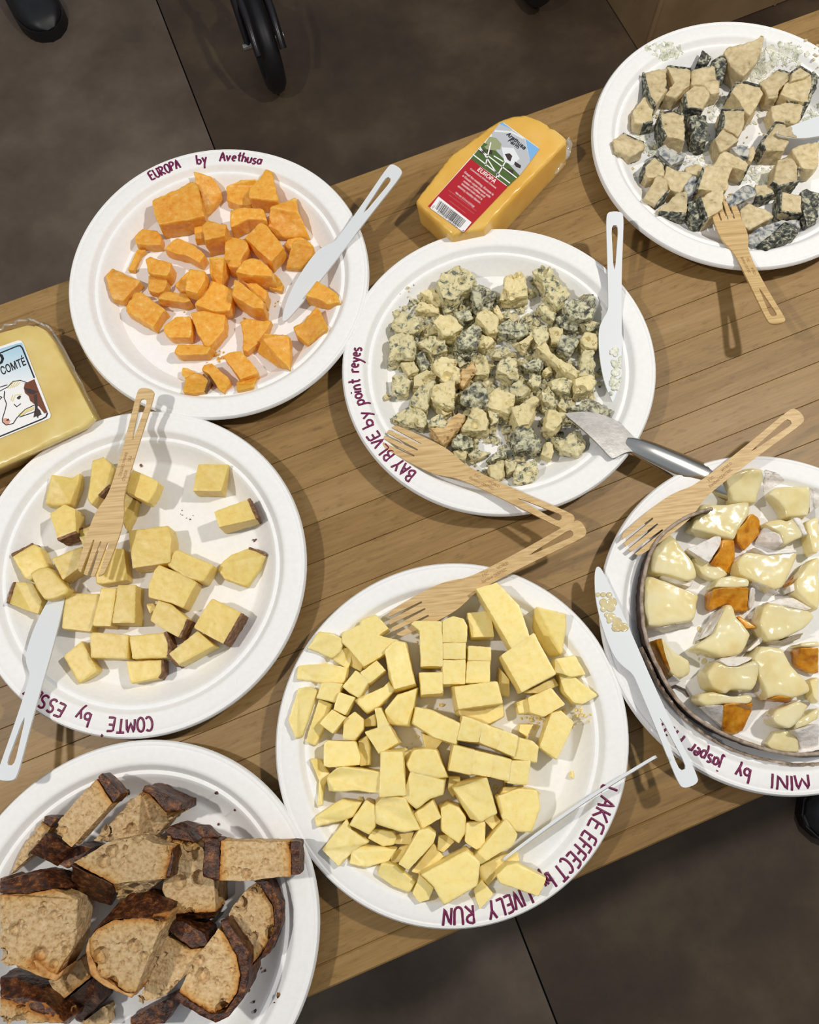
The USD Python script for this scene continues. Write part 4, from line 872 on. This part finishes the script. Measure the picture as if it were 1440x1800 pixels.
# ------------------------------------------------------------------ forks, knives
def frame(tip, end, roll=0.0):
    """axes of a utensil lying from tip to end; roll turns it about its length"""
    tip, end = np.asarray(tip, float), np.asarray(end, float); x = end - tip; L = np.linalg.norm(x); x /= L
    y = np.cross([0, 0, 1.0], x); y /= np.linalg.norm(y); z = np.cross(x, y)
    y, z = y * math.cos(roll) + z * math.sin(roll), z * math.cos(roll) - y * math.sin(roll)
    return tip, x, y, z, L
def to_frame(v, fr, bend=None):
    tip, x, y, z, L = fr; v = np.array(v, float)
    if bend is not None: v[:, 2] += bend(v[:, 0])
    return tip + v[:, :1] * x + v[:, 1:2] * y + v[:, 2:3] * z
def sheet(poly, th, fr, bend=None, cut=.004):
    m = tri(man(*(lambda e: (e.vertices, e.faces))(extrude(poly, th))).refine_to_length(cut))
    return trimesh.Trimesh(to_frame(m.vertices - (0, 0, th / 2), fr, bend), m.faces, process=False)
def chaikin(pts, k=2):
    p = np.asarray(pts, float)
    for _ in range(k):
        n = np.roll(p, -1, 0); p = np.stack([p * .75 + n * .25, p * .25 + n * .75], 1).reshape(-1, 2)
    return p
def smooth_outline(pts, r=.0012): return Polygon(pts).buffer(r, 6).buffer(-2 * r, 6).buffer(r, 6)
def fork(tip, end, label, roll=0.0, bow=.005, printed=True, flip=1, head=1.0):
    fr = frame(tip, end, roll); L = fr[4]; k = L / .165
    up = [(-.001, .0098), (.012, .0112), (.030, .0121), (.048, .0118), (.058, .0095), (.066, .0068), (.078, .0056), (.110, .0056), (.140, .0064), (.157, .0070), (.1655, .0062)]
    h = lambda a: a[1] * (head if a[0] < .07 else 1)
    body = Polygon(chaikin([(a[0] * k, h(a)) for a in up] + [(a[0] * k, -h(a)) for a in up[::-1]])).buffer(0)
    for y in (-.0056, 0, .0056):
        y *= head; body = body.difference(Polygon([(-.002, y - .0014), (-.002, y + .0014), (.0285 * k, y + .0006), (.0285 * k, y - .0006)]))
    body = body.difference(Polygon([(.118 * k, 0), (.124 * k, .0008), (.152 * k, .0027), (.155 * k, .0022), (.156 * k, 0), (.155 * k, -.0022), (.152 * k, -.0027), (.124 * k, -.0008)]))
    bend = lambda x: bow * (np.clip((.07 * k - x) / (.07 * k), 0, 1) ** 1.6 * .55 - 4 * (x / L) * (1 - x / L) * .55)
    c = fr[0] * .5 + fr[1] * fr[4] * .5 + fr[0] * .5
    o = thing('bamboo_fork', c, label, 'fork', 'bamboo forks')
    bm = 'bamboo_%d' % _used.get(('/World', 'bamboo_fork'), 0); bamboo(bm, math.atan2(fr[1][1], fr[1][0])); put('fork_body', sheet(body, .0017, fr, bend, .003), bm, o, smooth=30)
    if printed:
        for line, yy, xx, hh in (('FSC', .0012, .079, .0021), ('WORLD', .0012, .0915, .0021), ('Bamboo CENTRIC', -.0026, .0765, .0021)):
            t = meshkit.text_mesh(line, hh, .0001); v = np.array(t.vertices); v[:, 0] *= k * (.92 if len(line) < 9 else .86); v[:, 0] += xx * k; v[:, 1] += yy; v[:, 2] += .00086
            if flip < 0: v[:, 0] = (.0765 + .107) * k - v[:, 0]; v[:, 1] = -v[:, 1]
            put('burnt_print', trimesh.Trimesh(to_frame(v, fr, bend), t.faces, process=False), 'burnt_print', o, smooth=False)
    return o
def Q(x, y, mm): return P(x, y, mm / 1000)
fork(Q(160, 1011, 35), Q(259, 684, 40), 'bamboo fork lying across the brown-rind cheese cubes', flip=-1, bow=.004)
fork(Q(681, 766, 19), Q(1006, 921, 33), 'bamboo fork across the near rim of the blue-cheese plate', flip=1, bow=.003)
fork(Q(690, 1100, 21), Q(1026, 926, 40), 'bamboo fork whose handle points away from the butter-yellow blocks', flip=1, bow=.003)
fork(Q(1104, 962, 25), Q(1406, 727, 44), 'bamboo fork resting on the rim beside the bark ring', flip=1, bow=.002)
fork(Q(1263, 352, 11), Q(1368, 569, 44), 'bamboo fork with its tines under the dark-rinded cheese', flip=1, bow=.006)

def knife(tip, end, label, side=1, roll=0.0, soiled=None, blade=1.0, bow=.002):
    """white plastic-like knife; side: where the curved cutting edge lies"""
    fr = frame(tip, end, roll); L = fr[4]; k = L / .165; s = side
    pts = [(0, .0035), (.004, .0052), (.030, .0060), (.070, .0062), (.086, .0058), (.120, .0060), (.150, .0070), (.160, .0070), (.1662, .0060), (.1662, -.0060), (.160, -.0070), (.150, -.0068), (.120, -.0055), (.090, -.0048), (.082, -.0050), (.075, -.0095), (.066, -.0128), (.045, -.0122), (.024, -.0088), (.008, -.0030), (.001, .0008)]
    body = smooth_outline(chaikin([(x * k, s * y * (blade if x < .08 else 1)) for x, y in pts]), .0006)
    body = body.difference(Polygon([(.117 * k, 0), (.122 * k, .0010), (.148 * k, .0026), (.1525 * k, .0024), (.1545 * k, .0013), (.1545 * k, -.0013), (.1525 * k, -.0024), (.148 * k, -.0026), (.122 * k, -.0010)]))
    bend = lambda x: -bow * 4 * (x / L) * (1 - x / L)
    o = thing('white_knife', (fr[0] + fr[0] + fr[1] * L) / 2, label, 'knife', 'white knives')
    put('knife_body', sheet(body, .0019, fr, bend, .004), 'white_cpla', o, smooth=30)
    if soiled:
        for (x0, x1, y0, y1), mt in soiled:
            rg = np.random.default_rng(int(x0 * 1e5) + 3); blob = shapely.union_all([Point(rg.uniform(x0, x1) * k, rg.uniform(y0, y1)).buffer(rg.uniform(.0012, .0035)) for _ in range(26)]).intersection(body.buffer(-.0004))
            m = sheet(blob, .0007, fr, bend, .0008); v = np.array(m.vertices) + fr[3] * .00115; v += fr[3] * (meshkit.fbm(v * 500, 2, 5)[:, None] - .4) * .0007
            put('cheese_smear', trimesh.Trimesh(v, m.faces, process=False), mt, o, smooth=True)
    return o
knife(Q(494, 562, 7), Q(698, 296, 42), 'white knife resting on the orange-cheese plate, handle past the rim', side=-1)
knife(Q(1080, 718, 8), Q(1081, 375, 40), 'white knife on the blue-cheese plate with its blade smeared in crumbs', side=-1, soiled=[((.004, .05, -.009, .004), 'smear')])
knife(Q(1367, 241, 22), Q(1590, 160, 36), 'white knife with smeared tip cut off by the right edge of the photo', side=1, soiled=[((.002, .018, -.006, .004), 'ash_paste')])
knife(Q(110, 1022, 9), Q(11, 1370, 46), 'white knife under the pale oblong cube, handle at the left edge', side=1)
knife(Q(885, 1512, 13), Q(1152, 1331, 46), 'white knife standing on edge among the butter-yellow blocks', side=1, roll=math.radians(78))
knife(Q(1044, 998, 23), Q(1213, 1379, 34), 'white knife lying along the left rim beside the bark ring', side=1, soiled=[((.02, .05, -.006, .003), 'cream_paste')])
knife(Q(482, 1535, 12), Q(357, 1631, 13), 'white knife mostly buried under the bread, only its handle end showing', side=1)

# steel cheese knife
fr = frame(Q(998, 730, 26), Q(1262, 850, 13)); o = thing('cheese_knife', (fr[0] + fr[0] + fr[1] * fr[4]) / 2, 'stainless steel cheese knife with a leaf-shaped blade and round handle', 'knife')
bl = Polygon(chaikin([(-.002, -.001), (-.002, .001), (.012, .0100), (.027, .0140), (.043, .0130), (.053, .0070), (.060, .0052), (.060, -.0052), (.053, -.0080), (.0455, -.0190), (.0425, -.0190), (.030, -.0125), (.014, -.0060)]))
fr2 = (fr[0], fr[1], *frame(fr[0], fr[0] + fr[1] * fr[4], math.radians(-9))[2:4], fr[4]); m = sheet(bl, .0016, fr2, None, .004); put('blade', m, 'brushed_steel', o, smooth=30)
sec = [(.050, .0032, .0012), (.054, .0048, .0020), (.060, .0062, .0036), (.072, .0075, .0055), (.095, .0085, .0066), (.120, .0088, .0068), (.140, .0080, .0062), (.147, .0050, .0040), (.149, .0008, .0006)]
v, f = [], []; n = 24
for x, w, h in sec:
    for j in range(n): v.append((x, 1.22 * w * math.cos(2 * math.pi * j / n), 1.1 * h * math.sin(2 * math.pi * j / n)))
for i in range(len(sec) - 1):
    for j in range(n):
        q = [i * n + j, (i + 1) * n + j, (i + 1) * n + (j + 1) % n, i * n + (j + 1) % n]; f += [[q[0], q[2], q[1]], [q[0], q[3], q[2]]]
f += [[0, j + 1, j] for j in range(1, n - 1)] + [[(len(sec) - 1) * n, (len(sec) - 1) * n + j, (len(sec) - 1) * n + j + 1] for j in range(1, n - 1)]
m = trimesh.Trimesh(to_frame(v, fr), f, process=False); m.fix_normals(); put('handle', m, 'bright_steel', o, smooth=50)

# ------------------------------------------------------------------ bark strips round the runny cheese
def strip(path, zt, zb, th, wob, seed):
    p = np.array([Q(x, y, z)[:2] for (x, y), z in zip(path, zt)]); ls = LineString(p); n = int(ls.length / .0016)
    q = np.array([ls.interpolate(i / n, normalized=True).coords[0] for i in range(n + 1)])
    for _ in range(8): q[1:-1] = q[1:-1] * .5 + (q[:-2] + q[2:]) * .25
    s = np.linspace(0, 1, n + 1); zz = np.interp(s, np.linspace(0, 1, len(zt)), zt) / 1000
    zz = zz + (meshkit.noise(np.c_[s * 60, s * 0, s * 0], seed) - .5) * wob + (meshkit.noise(np.c_[s * 300, s * 0, s * 0], seed + 1) - .5) * wob * .6
    t = np.gradient(q, axis=0); t /= np.linalg.norm(t, axis=1, keepdims=True); nr = np.c_[-t[:, 1], t[:, 0]]
    rows = 7; v = []
    for side in (1, -1):
        for k in range(rows):
            u = k / (rows - 1); off = nr * (side * th / 2) + nr * ((meshkit.noise(np.c_[s * 90, s * 0 + u * 3, s * 0], seed + 3) - .5) * .0010)[:, None]
            zl_ = prof_z(np.minimum(np.hypot(*to_plate('runny', q + off).T), .127)) + .0009; v.append(np.c_[q + off, T + zl_ + (zz - zl_) * u])
    v = np.array(v)                       # (2*rows, n+1, 3)
    m = n + 1; idx = lambda a, i: a * m + i; f = []
    for i in range(n):
        for k in range(rows - 1):
            a, b, c, d = idx(k, i), idx(k, i + 1), idx(k + 1, i + 1), idx(k + 1, i); f += [[a, b, c], [a, c, d]]
            a, b, c, d = [x + rows * m for x in (a, b, c, d)]; f += [[a, c, b], [a, d, c]]
        a, b, c, d = idx(rows - 1, i), idx(rows - 1, i + 1), idx(2 * rows - 1, i + 1), idx(2 * rows - 1, i); f += [[a, b, c], [a, c, d]]
        a, b, c, d = idx(0, i), idx(0, i + 1), idx(rows, i + 1), idx(rows, i); f += [[a, c, b], [a, d, c]]
    for i, fl in ((0, 1), (n, -1)):
        for k in range(rows - 1):
            a, b, c, d = idx(k, i), idx(k + 1, i), idx(rows + k + 1, i), idx(rows + k, i); f += [[a, b, c], [a, c, d]] if fl > 0 else [[a, c, b], [a, d, c]]
    return trimesh.Trimesh(v.reshape(-1, 3), f, process=False), q, zz
B1 = [(1253, 894), (1232, 899), (1209, 908), (1190, 919), (1174, 931), (1158, 945), (1147, 962), (1138, 985), (1132, 1010), (1128, 1040), (1128, 1070), (1131, 1098), (1138, 1132), (1150, 1160), (1165, 1191), (1187, 1226), (1208, 1249), (1236, 1271), (1276, 1292), (1315, 1307), (1352, 1319), (1395, 1327), (1440, 1325), (1500, 1310)]
b, q, zz = strip(B1, [33, 32, 31, 30, 29, 28, 27, 26, 26, 26, 26, 26, 26, 25, 25, 25, 25, 25, 25, 25, 25, 25, 25, 25], 2.6, .0013, .0022, 3)
t = thing('bark_strip', (*q.mean(0), T), 'inner curved strip of dark bark standing round the runny cheese pieces', 'bark', 'bark strips')
put('bark', b, 'bark_inner', t, smooth=40)
e = trimesh.Trimesh(*(lambda w: (w.vertices, w.faces))(tube(np.c_[q, zz + T + .0001][::2], .0014, 6)), process=False); put('bark_edge', e, 'bark_edge', t, smooth=True)
B2 = [(1128, 1137), (1141, 1165), (1158, 1199), (1181, 1235), (1204, 1262), (1235, 1289), (1275, 1313), (1315, 1328), (1352, 1337), (1396, 1344), (1440, 1343), (1500, 1328)]
b, q, zz = strip(B2, [22, 22, 22, 21, 20, 19, 18, 18, 18, 18, 18, 18], 3.0, .0016, .0025, 8)
t = thing('bark_strip', (*q.mean(0), T), 'outer grey-brown strip of bark along the lower left of the bark ring', 'bark', 'bark strips')
put('bark', b, 'bark_outer', t, smooth=40)
tw = [Q(1177, 1211, 3.4), Q(1188, 1206, 4), Q(1204, 1213, 4.5), Q(1211, 1224, 3.4)]
tag(put('bark_splinter', tube(tw, [.0009, .0011, .0010, .0006], 6), 'bark_inner', None, smooth=True), 'thin dark bark splinter on the plate inside the bark ring', 'bark')

# ------------------------------------------------------------------ crumbs and smears
def crumbs(plate, regions, mat, label, name, seed, zmax=.004):
    rg = np.random.default_rng(seed); ms = []
    for (px, py, rx, ry, n, smin, smax) in regions:
        for _ in range(n):
            a, u = rg.uniform(0, 2 * math.pi), math.sqrt(rg.uniform(0, 1)); p = P(px + rx * u * math.cos(a), py + ry * u * math.sin(a), Z0 + .002)
            r = rg.uniform(smin, smax) / 1000; s_ = trimesh.creation.icosphere(1 if r > .0012 else 0, r); v = np.array(s_.vertices); v = np.sign(v) * r * np.abs(v / r) ** .7; v *= 1 + (meshkit.noise(v / r * 1.9 + rg.uniform(0, 99), seed)[:, None] - .5) * 1.3; v = v @ trimesh.transformations.random_rotation_matrix(rg.random(3))[:3, :3].T
            v *= (rg.uniform(.7, 1.3), rg.uniform(.7, 1.3), .75); v[:, :2] += p[:2]; v[:, 2] += T + prof_z(min(.127, np.hypot(*to_plate(plate, p[None])[0]))) + r * .8
            ms.append(trimesh.Trimesh(v, s_.faces, process=False))
    return tag(put(name, cat_(ms), mat, None, smooth=False), label, 'crumbs', None, 'stuff')
crumbs('blue', [(850, 630, 140, 110, 420, .6, 3.6), (765, 600, 80, 80, 230, .6, 3.2), (990, 640, 70, 110, 200, .6, 3.2), (860, 785, 100, 55, 150, .6, 2.8), (900, 560, 50, 30, 24, .5, 1.5), (730, 560, 40, 50, 40, .5, 1.6)], 'blue_paste', 'loose blue-veined crumbs scattered between the lumps of blue cheese', 'blue_crumbs', 11)
crumbs('blue', [(870, 635, 140, 110, 170, .5, 2.8), (960, 740, 80, 50, 60, .5, 2.4), (770, 580, 70, 70, 60, .5, 2.2)], 'blue_mould', 'dark mould-speckled crumbs among the lumps of blue cheese', 'dark_crumbs', 12)
crumbs('orange', [(390, 560, 110, 100, 40, .4, 1.2), (450, 410, 80, 60, 14, .4, 1.0), (385, 625, 12, 10, 10, .6, 1.4)], 'orange_cheese', 'fine orange crumbs between the orange cheese chunks', 'orange_crumbs', 13)
crumbs('butter', [(1012, 1258, 24, 24, 26, .4, 1.3), (935, 1275, 26, 20, 22, .4, 1.5), (1004, 1359, 3, 3, 1, 2.0, 2.2), (780, 1400, 170, 120, 70, .5, 1.6), (690, 1230, 120, 120, 40, .5, 1.6)], 'butter_cheese', 'pale yellow crumbs around the butter-yellow blocks', 'yellow_crumbs', 14)
crumbs('ash', [(1250, 260, 150, 120, 90, .4, 1.3), (1400, 130, 40, 40, 30, .4, 1.2), (1180, 220, 60, 60, 30, .4, 1.2)], 'ash_paste', 'beige crumbs smeared about the dark-rind cheese plate', 'beige_crumbs', 15)
crumbs('bread', [(330, 1420, 90, 40, 9, .5, 1.2), (460, 1730, 40, 50, 8, .5, 1.2), (226, 1393, 3, 3, 2, 1.0, 1.5)], 'bread_crust', 'dark crust crumbs lying on the bare plate beside the bread', 'crust_crumbs', 16)
crumbs('hard', [(246, 818, 4, 4, 2, .7, 1.0), (330, 905, 20, 12, 6, .3, .6), (447, 950, 4, 4, 3, .7, 1.0)], 'brown_rind', 'few dark rind specks on the plate of pale cubes', 'rind_specks', 17)
def smear(plate, px, py, rx, ry, n, seed, mat, label, name='cheese_smear', th=.00045):
    rg = np.random.default_rng(seed); bl = []
    for _ in range(n * 7):
        a, u = rg.uniform(0, 2 * math.pi), rg.uniform(0, 1) ** .6; p = P(px + rx * u * math.cos(a), py + ry * u * math.sin(a), Z0)
        bl.append(shapely.affinity.rotate(shapely.affinity.scale(Point(p[0], p[1]).buffer(rg.uniform(.0005, .0030), 4), 1, rg.uniform(.25, .9)), rg.uniform(0, 180)))
    g = shapely.union_all(bl).buffer(-.0002).simplify(.0002); g = shapely.union_all([x for x in getattr(g, 'geoms', [g])])
    e = extrude(g, th); m = tri(man(e.vertices, e.faces).refine_to_length(.0018)); v = np.array(m.vertices); r = np.hypot(*to_plate(plate, v).T); z = v[:, 2].copy()
    v[:, 2] = T + prof_z(np.minimum(r, .127)) + .00005 + z * (.5 + meshkit.fbm(np.c_[v[:, :2] * 260, z * 0], 3, seed))
    tag(put(name, trimesh.Trimesh(v, m.faces, process=False), mat, None, smooth=40), label, 'smear', None, 'stuff')
import shapely.affinity
for i, a in enumerate([(1150, 235, 34, 40, 34, 'green-white cheese smear left of centre on the dark-rind plate'), (1235, 270, 50, 26, 30, 'white cheese smear under the middle of the dark-rind plate'), (1345, 305, 40, 34, 34, 'speckled white smear right of centre on the dark-rind plate'), (1350, 125, 55, 22, 34, 'pale smear near the far rim of the dark-rind plate'), (1160, 115, 34, 12, 14, 'faint green smear by the far left rim of the dark-rind plate'), (1420, 205, 24, 24, 14, 'white smear near the knife on the dark-rind plate'), (1215, 330, 50, 34, 26, 'pale green-white smear among the near left pieces on the dark-rind plate'), (1290, 195, 46, 34, 26, 'white smear among the far middle pieces on the dark-rind plate')]):
    smear('ash', *a[:5], 30 + i, 'smear', a[5])
smear('runny', 1290, 1130, 70, 60, 20, 50, 'cream_paste', 'thin cream smears on the plate inside the bark ring', th=.0003)
smear('blue', 870, 640, 170, 130, 60, 51, 'smear', 'thin pale blue-cheese smears on the plate under the lumps', th=.0003)

# ------------------------------------------------------------------ two wrapped cheese wedges
def flat(pts_px, z, th=.00012, r=0.0):
    w = np.array([P(x, y, z)[:2] for x, y in pts_px]); g = Polygon(w).buffer(0)
    if r: g = g.buffer(-r).buffer(r, 8)
    m = extrude(g, th); m.apply_translation((0, 0, T + z)); return m
def wcrop(cx, cy, s, txt): q = [float(x) for x in txt.replace(',', ' ').split()]; return [(cx + q[i] / s, cy + q[i + 1] / s) for i in range(0, len(q), 2)]
def line_px(pts_px, z, w, th=.00012):
    g = LineString([P(x, y, z)[:2] for x, y in pts_px]).buffer(w / 2, 4); m = extrude(g, th); m.apply_translation((0, 0, T + z)); return m
def text_at(text, p0, p1, z, hgt, bold=False, fit=True, th=.0001):
    """a line of print from pixel p0 along the direction of p1, filling that length"""
    a, b = P(*p0, z), P(*p1, z); d = (b - a)[:2]; L = np.linalg.norm(d); d /= L; t = meshkit.text_mesh(text, hgt, th, bold); v = np.array(t.vertices)
    v[:, 0] *= L / v[:, 0].max() if fit else 1
    xy = a[:2] + v[:, :1] * d + v[:, 1:2] * np.array([-d[1], d[0]]); return trimesh.Trimesh(np.c_[xy, T + z + v[:, 2]], t.faces, process=False)
def wedge(top_px, zt, grow, shift, seed, res=.004, it=5):
    p = np.array([P(x, y, zt) for x, y in top_px]); g = Polygon(p[:, :2]).buffer(-.003).buffer(.003, 6); xy = np.array(g.exterior.coords)[:-1]
    c = xy.mean(0); hull = np.vstack([np.c_[xy, np.full(len(xy), T + zt)], np.c_[c + (xy - c) * grow + shift, np.full(len(xy), T + .0004)]])
    e = trimesh.convex.convex_hull(hull); m = lap(tri(man(e.vertices, e.faces).refine_to_length(res)), it); v = np.array(m.vertices)
    v[:, 2] = np.where(v[:, 2] > T + zt - .0015, v[:, 2] + 0 * v[:, 2], v[:, 2]); return trimesh.Trimesh(v, m.faces, process=False), g
W = lambda t: wcrop(700, 180, 4.235, t)
zt = .030
m, g = wedge(W('125,735 380,400 640,205 720,150 820,105 920,90 1020,118 1140,188 1262,280 640,935 395,985'), zt, 1.0, np.array([.004, -.003]), 1)
o = thing('cheese_wedge', m.bounds.mean(0) * (1, 1, 0) + (0, 0, T), 'plastic-wrapped orange cheese wedge with red label and barcode, beyond the blue cheese', 'cheese')
put('cheese', m, 'wedge_orange', o, smooth=35)
fl_ = Polygon([P(*x, .004)[:2] for x in W('620,985 1262,300 1290,350 1270,430 1180,545 1100,560 700,945')]).buffer(0)
e = extrude(fl_, .0006); k_ = tri(man(e.vertices, e.faces).refine_to_length(.003)); v = np.array(k_.vertices); v[:, 2] = T + .003 + v[:, 2] + meshkit.fbm(v * 120, 3, 4) * .012
put('wrap_flap', trimesh.Trimesh(v, k_.faces, process=False), 'film', o, smooth=40)
ztop = m.vertices[:, 2].max() - T
zl = ztop + .0002
lab = put('label', flat(W('775,145 1055,345 490,975 220,775'), zl, .0002, .002), 'print_white', o, smooth=False)
z1 = zl + .0002
def pr(name, mesh, mat): put(name, mesh, mat, lab, smooth=False)
pr('printed_sky', flat(W('775,148 1052,346 985,440 945,268 880,212 838,198 752,162'), z1), 'print_sky')
pr('printed_barn', flat(W('752,160 838,197 940,268 984,442 905,545 790,500 690,300 700,225'), z1 + .00003), 'print_grey')
pr('printed_gable', flat(W('720,205 845,215 938,262 930,275 840,228 715,220'), z1 + .00016), 'print_pale')
pr('printed_hill', flat(W('640,300 700,330 905,545 820,625 540,420'), z1 + .00005), 'print_green')
pr('printed_bush', cat_([flat(W(t), z1 + .00016 + i * .00002) for i, t in enumerate(('650,300 680,255 730,265 770,310 760,350 700,345', '640,330 700,300 740,330 730,360 660,350'))]), 'print_leaf')
pr('printed_door', flat(W('770,335 860,340 905,420 850,470 790,440'), z1 + .00014), 'print_pale')
pr('printed_cattle', cat_([flat(W(t), z1 + .0003) for t in ('795,385 830,380 850,400 835,440 815,425', '870,440 915,470 910,490 880,480 865,460', '620,345 650,355 655,395 605,370', '660,350 700,360 700,385 665,380', '800,490 860,505 850,550 815,520')]), 'print_dark')
pr('printed_fence', cat_([line_px(W(t), z1 + .0004, .0011) for t in ('610,335 750,555', '690,300 650,470', '560,390 830,600', '600,345 880,560', '800,440 730,560', '715,400 780,440')]), 'print_white')
pr('red_panel', flat(W('540,420 815,630 490,973 222,773'), z1 + .00006, r=.0006), 'print_red')
z2 = z1 + .00022
pr('lettering', cat_([text_at('Arethusa', W('803,240')[0], W('938,352')[0], z2 + .0002, .0036, True), text_at('Farm', W('815,285')[0], W('890,345')[0], z2 + .0002, .0032, True)]), 'print_black')
pr('lettering', text_at('EUROPA', W('585,503')[0], W('715,603')[0], z2, .0038, True), 'print_white')
rows = [('Connecticut Artisan Cheese', '533,497 725,643', .0017), ('Great for melting, Europa is', '487,522 705,695', .0021), ('a Gouda-style cheese with', '475,548 680,712', .0021), ('notes of toffee and', '482,590 640,710', .0021), ('toasted nuts and a', '468,610 620,727', .0021), ('savory, toothy flavor.', '440,625 610,757', .0021), ('Net wt. 5.5 oz (156g)', '423,675 562,782', .0018)]
pr('lettering', cat_([text_at(t, *W(c), z2, h) for t, c, h in rows]), 'print_white')
pr('lettering', cat_([text_at(t, *W(c), z2, .0011) for t, c in (('Ingredients: pasteurized milk, cultures', '372,655 580,812'), ('salt, enzymes. Keep refrigerated', '375,690 560,830'), ('Arethusa Farm Dairy', '380,735 500,828'))]), 'print_faint')
pr('barcode_panel', flat(W('300,700 548,893 487,968 238,785'), z1 + .0002, r=.0006), 'print_white')
rg = random.Random(3); bars = []; a0, a1, b0, b1 = [np.array(x) for x in W('312,730 508,882 275,790 462,935')]
u = 0.0
while u < .985:
    w = rg.choice([.008, .008, .016, .024]); q = [a0 + (a1 - a0) * u, a0 + (a1 - a0) * (u + w), b0 + (b1 - b0) * (u + w), b0 + (b1 - b0) * u]; bars.append(flat(q, z1 + .00034)); u += w + rg.choice([.008, .012, .02])
pr('barcode', cat_(bars), 'print_black')
pr('lettering', cat_([text_at('0', W('248,780')[0], W('260,789')[0], z1 + .00034, .0026), text_at('13964', W('287,812')[0], W('357,868')[0], z1 + .00034, .0030), text_at('61865', W('366,876')[0], W('440,934')[0], z1 + .00034, .0030), text_at('5', W('468,962')[0], W('480,971')[0], z1 + .00034, .0026)]), 'print_black')

K = lambda t: wcrop(0, 540, 5.625, t)
m, g = wedge([(-150, 628), (0, 586), (40, 573), (62, 571), (83, 582), (95, 600), (130, 665), (167, 736), (150, 752), (0, 822), (-150, 888)], .030, .97, np.array([-.002, .007]), 2)
cut_ = m3.Manifold.cylinder(.0226, .1282, .1282, 96).translate((*map(float, PL['hard'][0]), T)); m = tri(man(m.vertices, m.faces) - cut_)
o = thing('cheese_wedge', m.bounds.mean(0) * (1, 1, 0) + (0, 0, T), 'plastic-wrapped pale cheese slab with cow label at the left edge of the photo', 'cheese')
put('cheese', m, 'wedge_pale', o, smooth=35)
e = [P(*x, .012) for x in ((-60, 592), (0, 578), (30, 566), (50, 562), (68, 567), (88, 577), (104, 600), (128, 645), (150, 690), (168, 728))]
e = np.array(e); rib = []
tt = np.linspace(0, 1, 60); ee = np.array([[np.interp(x, np.linspace(0, 1, len(e)), e[:, k]) for k in range(3)] for x in tt])
ee[:, 2] += (meshkit.noise(np.c_[tt * 40, tt * 0, tt * 0], 2) - .5) * .006
put('wrap_seam', tube(ee, .0011, 6), 'film', o, smooth=True)
ztop = m.vertices[:, 2].max() - T; zl = ztop + .0002
lab = put('label', flat([(-75, 640), (0, 609.5), (31, 598.5), (38, 599), (42, 606), (89.5, 729), (88.5, 735), (0, 771), (-75, 801)], zl, .0002, .002), 'print_white', o, smooth=False)
z1 = zl + .0002
look('print_sky_fade', {'g': ('geometry', {}), 's': ('separate_xyz', {}), 'm': ('map_range', {'from_min': float(P(30, 680, zl)[1]), 'from_max': float(P(20, 605, zl)[1]), 'to_min': 0.0, 'to_max': 1.0, 'clamp': True}), 'r': ('rgb_ramp', {'ramp': [(0, (.80, .82, .84)), (1, (.33, .55, .70))]}), 'p': ('principled_bsdf', {'roughness': .35})},
     [('g.position', 's.vector'), ('s.y', 'm.value'), ('m.result', 'r.fac'), ('r.color', 'p.base_color')], 'p.BSDF')
pr('printed_sky', flat(K('-420,560 -420,540 0,412 170,360 215,352 228,372 345,690 290,720 60,760 0,800 -420,960'), z1), 'print_sky_fade')
pr('printed_border', cat_([line_px(K('-420,560 0,455 170,385 200,380 222,405 338,695'), z1 + .0001, .0011), line_px(K('468,1050 455,1085 420,1105 0,1278 -420,1445'), z1 + .0001, .0011)]), 'print_black')
pr('lettering', text_at('COMTÉ', K('18,672')[0], K('262,568')[0], z1 + .0001, .0072, True), 'print_black')
pr('printed_logo', cat_([line_px(K('-75,470 -20,465 15,480 28,510 15,545 -20,565 -75,560'), z1 + .0001, .0022)]), 'print_black')
pr('printed_cow_face', flat(K('0,830 75,790 130,735 200,722 265,745 240,800 245,850 300,930 330,1000 250,1040 180,1080 130,1150 60,1165 25,1130 50,1020 65,950 45,900 60,840'), z1 + .0001), 'print_white')
pr('printed_cow_neck', flat(K('245,755 340,712 372,800 470,1040 440,1050 385,980 340,960 300,925 285,880 250,850 235,800'), z1 + .00018), 'print_brown')
pr('printed_cow_ear', flat(K('240,800 290,805 375,835 330,862 275,850'), z1 + .0003), 'print_dark')
pr('printed_nose', flat(K('25,1105 60,1095 105,1120 85,1160 45,1160'), z1 + .0003), 'print_pink')
pr('printed_eye', cat_([flat(K('165,895 195,872 210,880 195,910 175,910'), z1 + .0003), flat(K('60,1115 85,1100 90,1118 72,1125'), z1 + .00045)]), 'print_dark')
pr('printed_horn', cat_([flat(K('205,740 240,725 270,740 235,758'), z1 + .0003)]), 'print_pale')
pr('printed_hair', cat_([line_px(K(t), z1 + .0003, .0007) for t in ('80,800 110,745', '100,800 130,740', '120,795 155,735', '140,790 180,735', '165,780 200,740', '110,920 125,870', '125,930 145,880', '150,870 210,860')] + [flat(K('180,1060 250,1010 330,985 335,1010 260,1040 215,1080'), z1 + .0003)]), 'print_yellow')
pr('printed_outline', cat_([line_px(K(t), z1 + .0003, .0006) for t in ('0,828 75,790 130,735 200,722 262,745', '45,830 40,890 65,955 50,1020 25,1100 25,1135 60,1165 130,1150 165,1095 250,1010 335,970', '140,960 165,985 205,955', '-30,800 0,790 70,768', '-10,880 18,890 0,910', '195,1085 300,1050 350,1030')]), 'print_black')
pr('printed_bell', flat(K('345,1010 375,1000 395,1020 410,1060 380,1075 375,1098 360,1075 332,1090'), z1 + .0003), 'print_dark')
pr('printed_strap', flat(K('335,870 365,860 372,1000 348,1015'), z1 + .0003), 'print_dark')
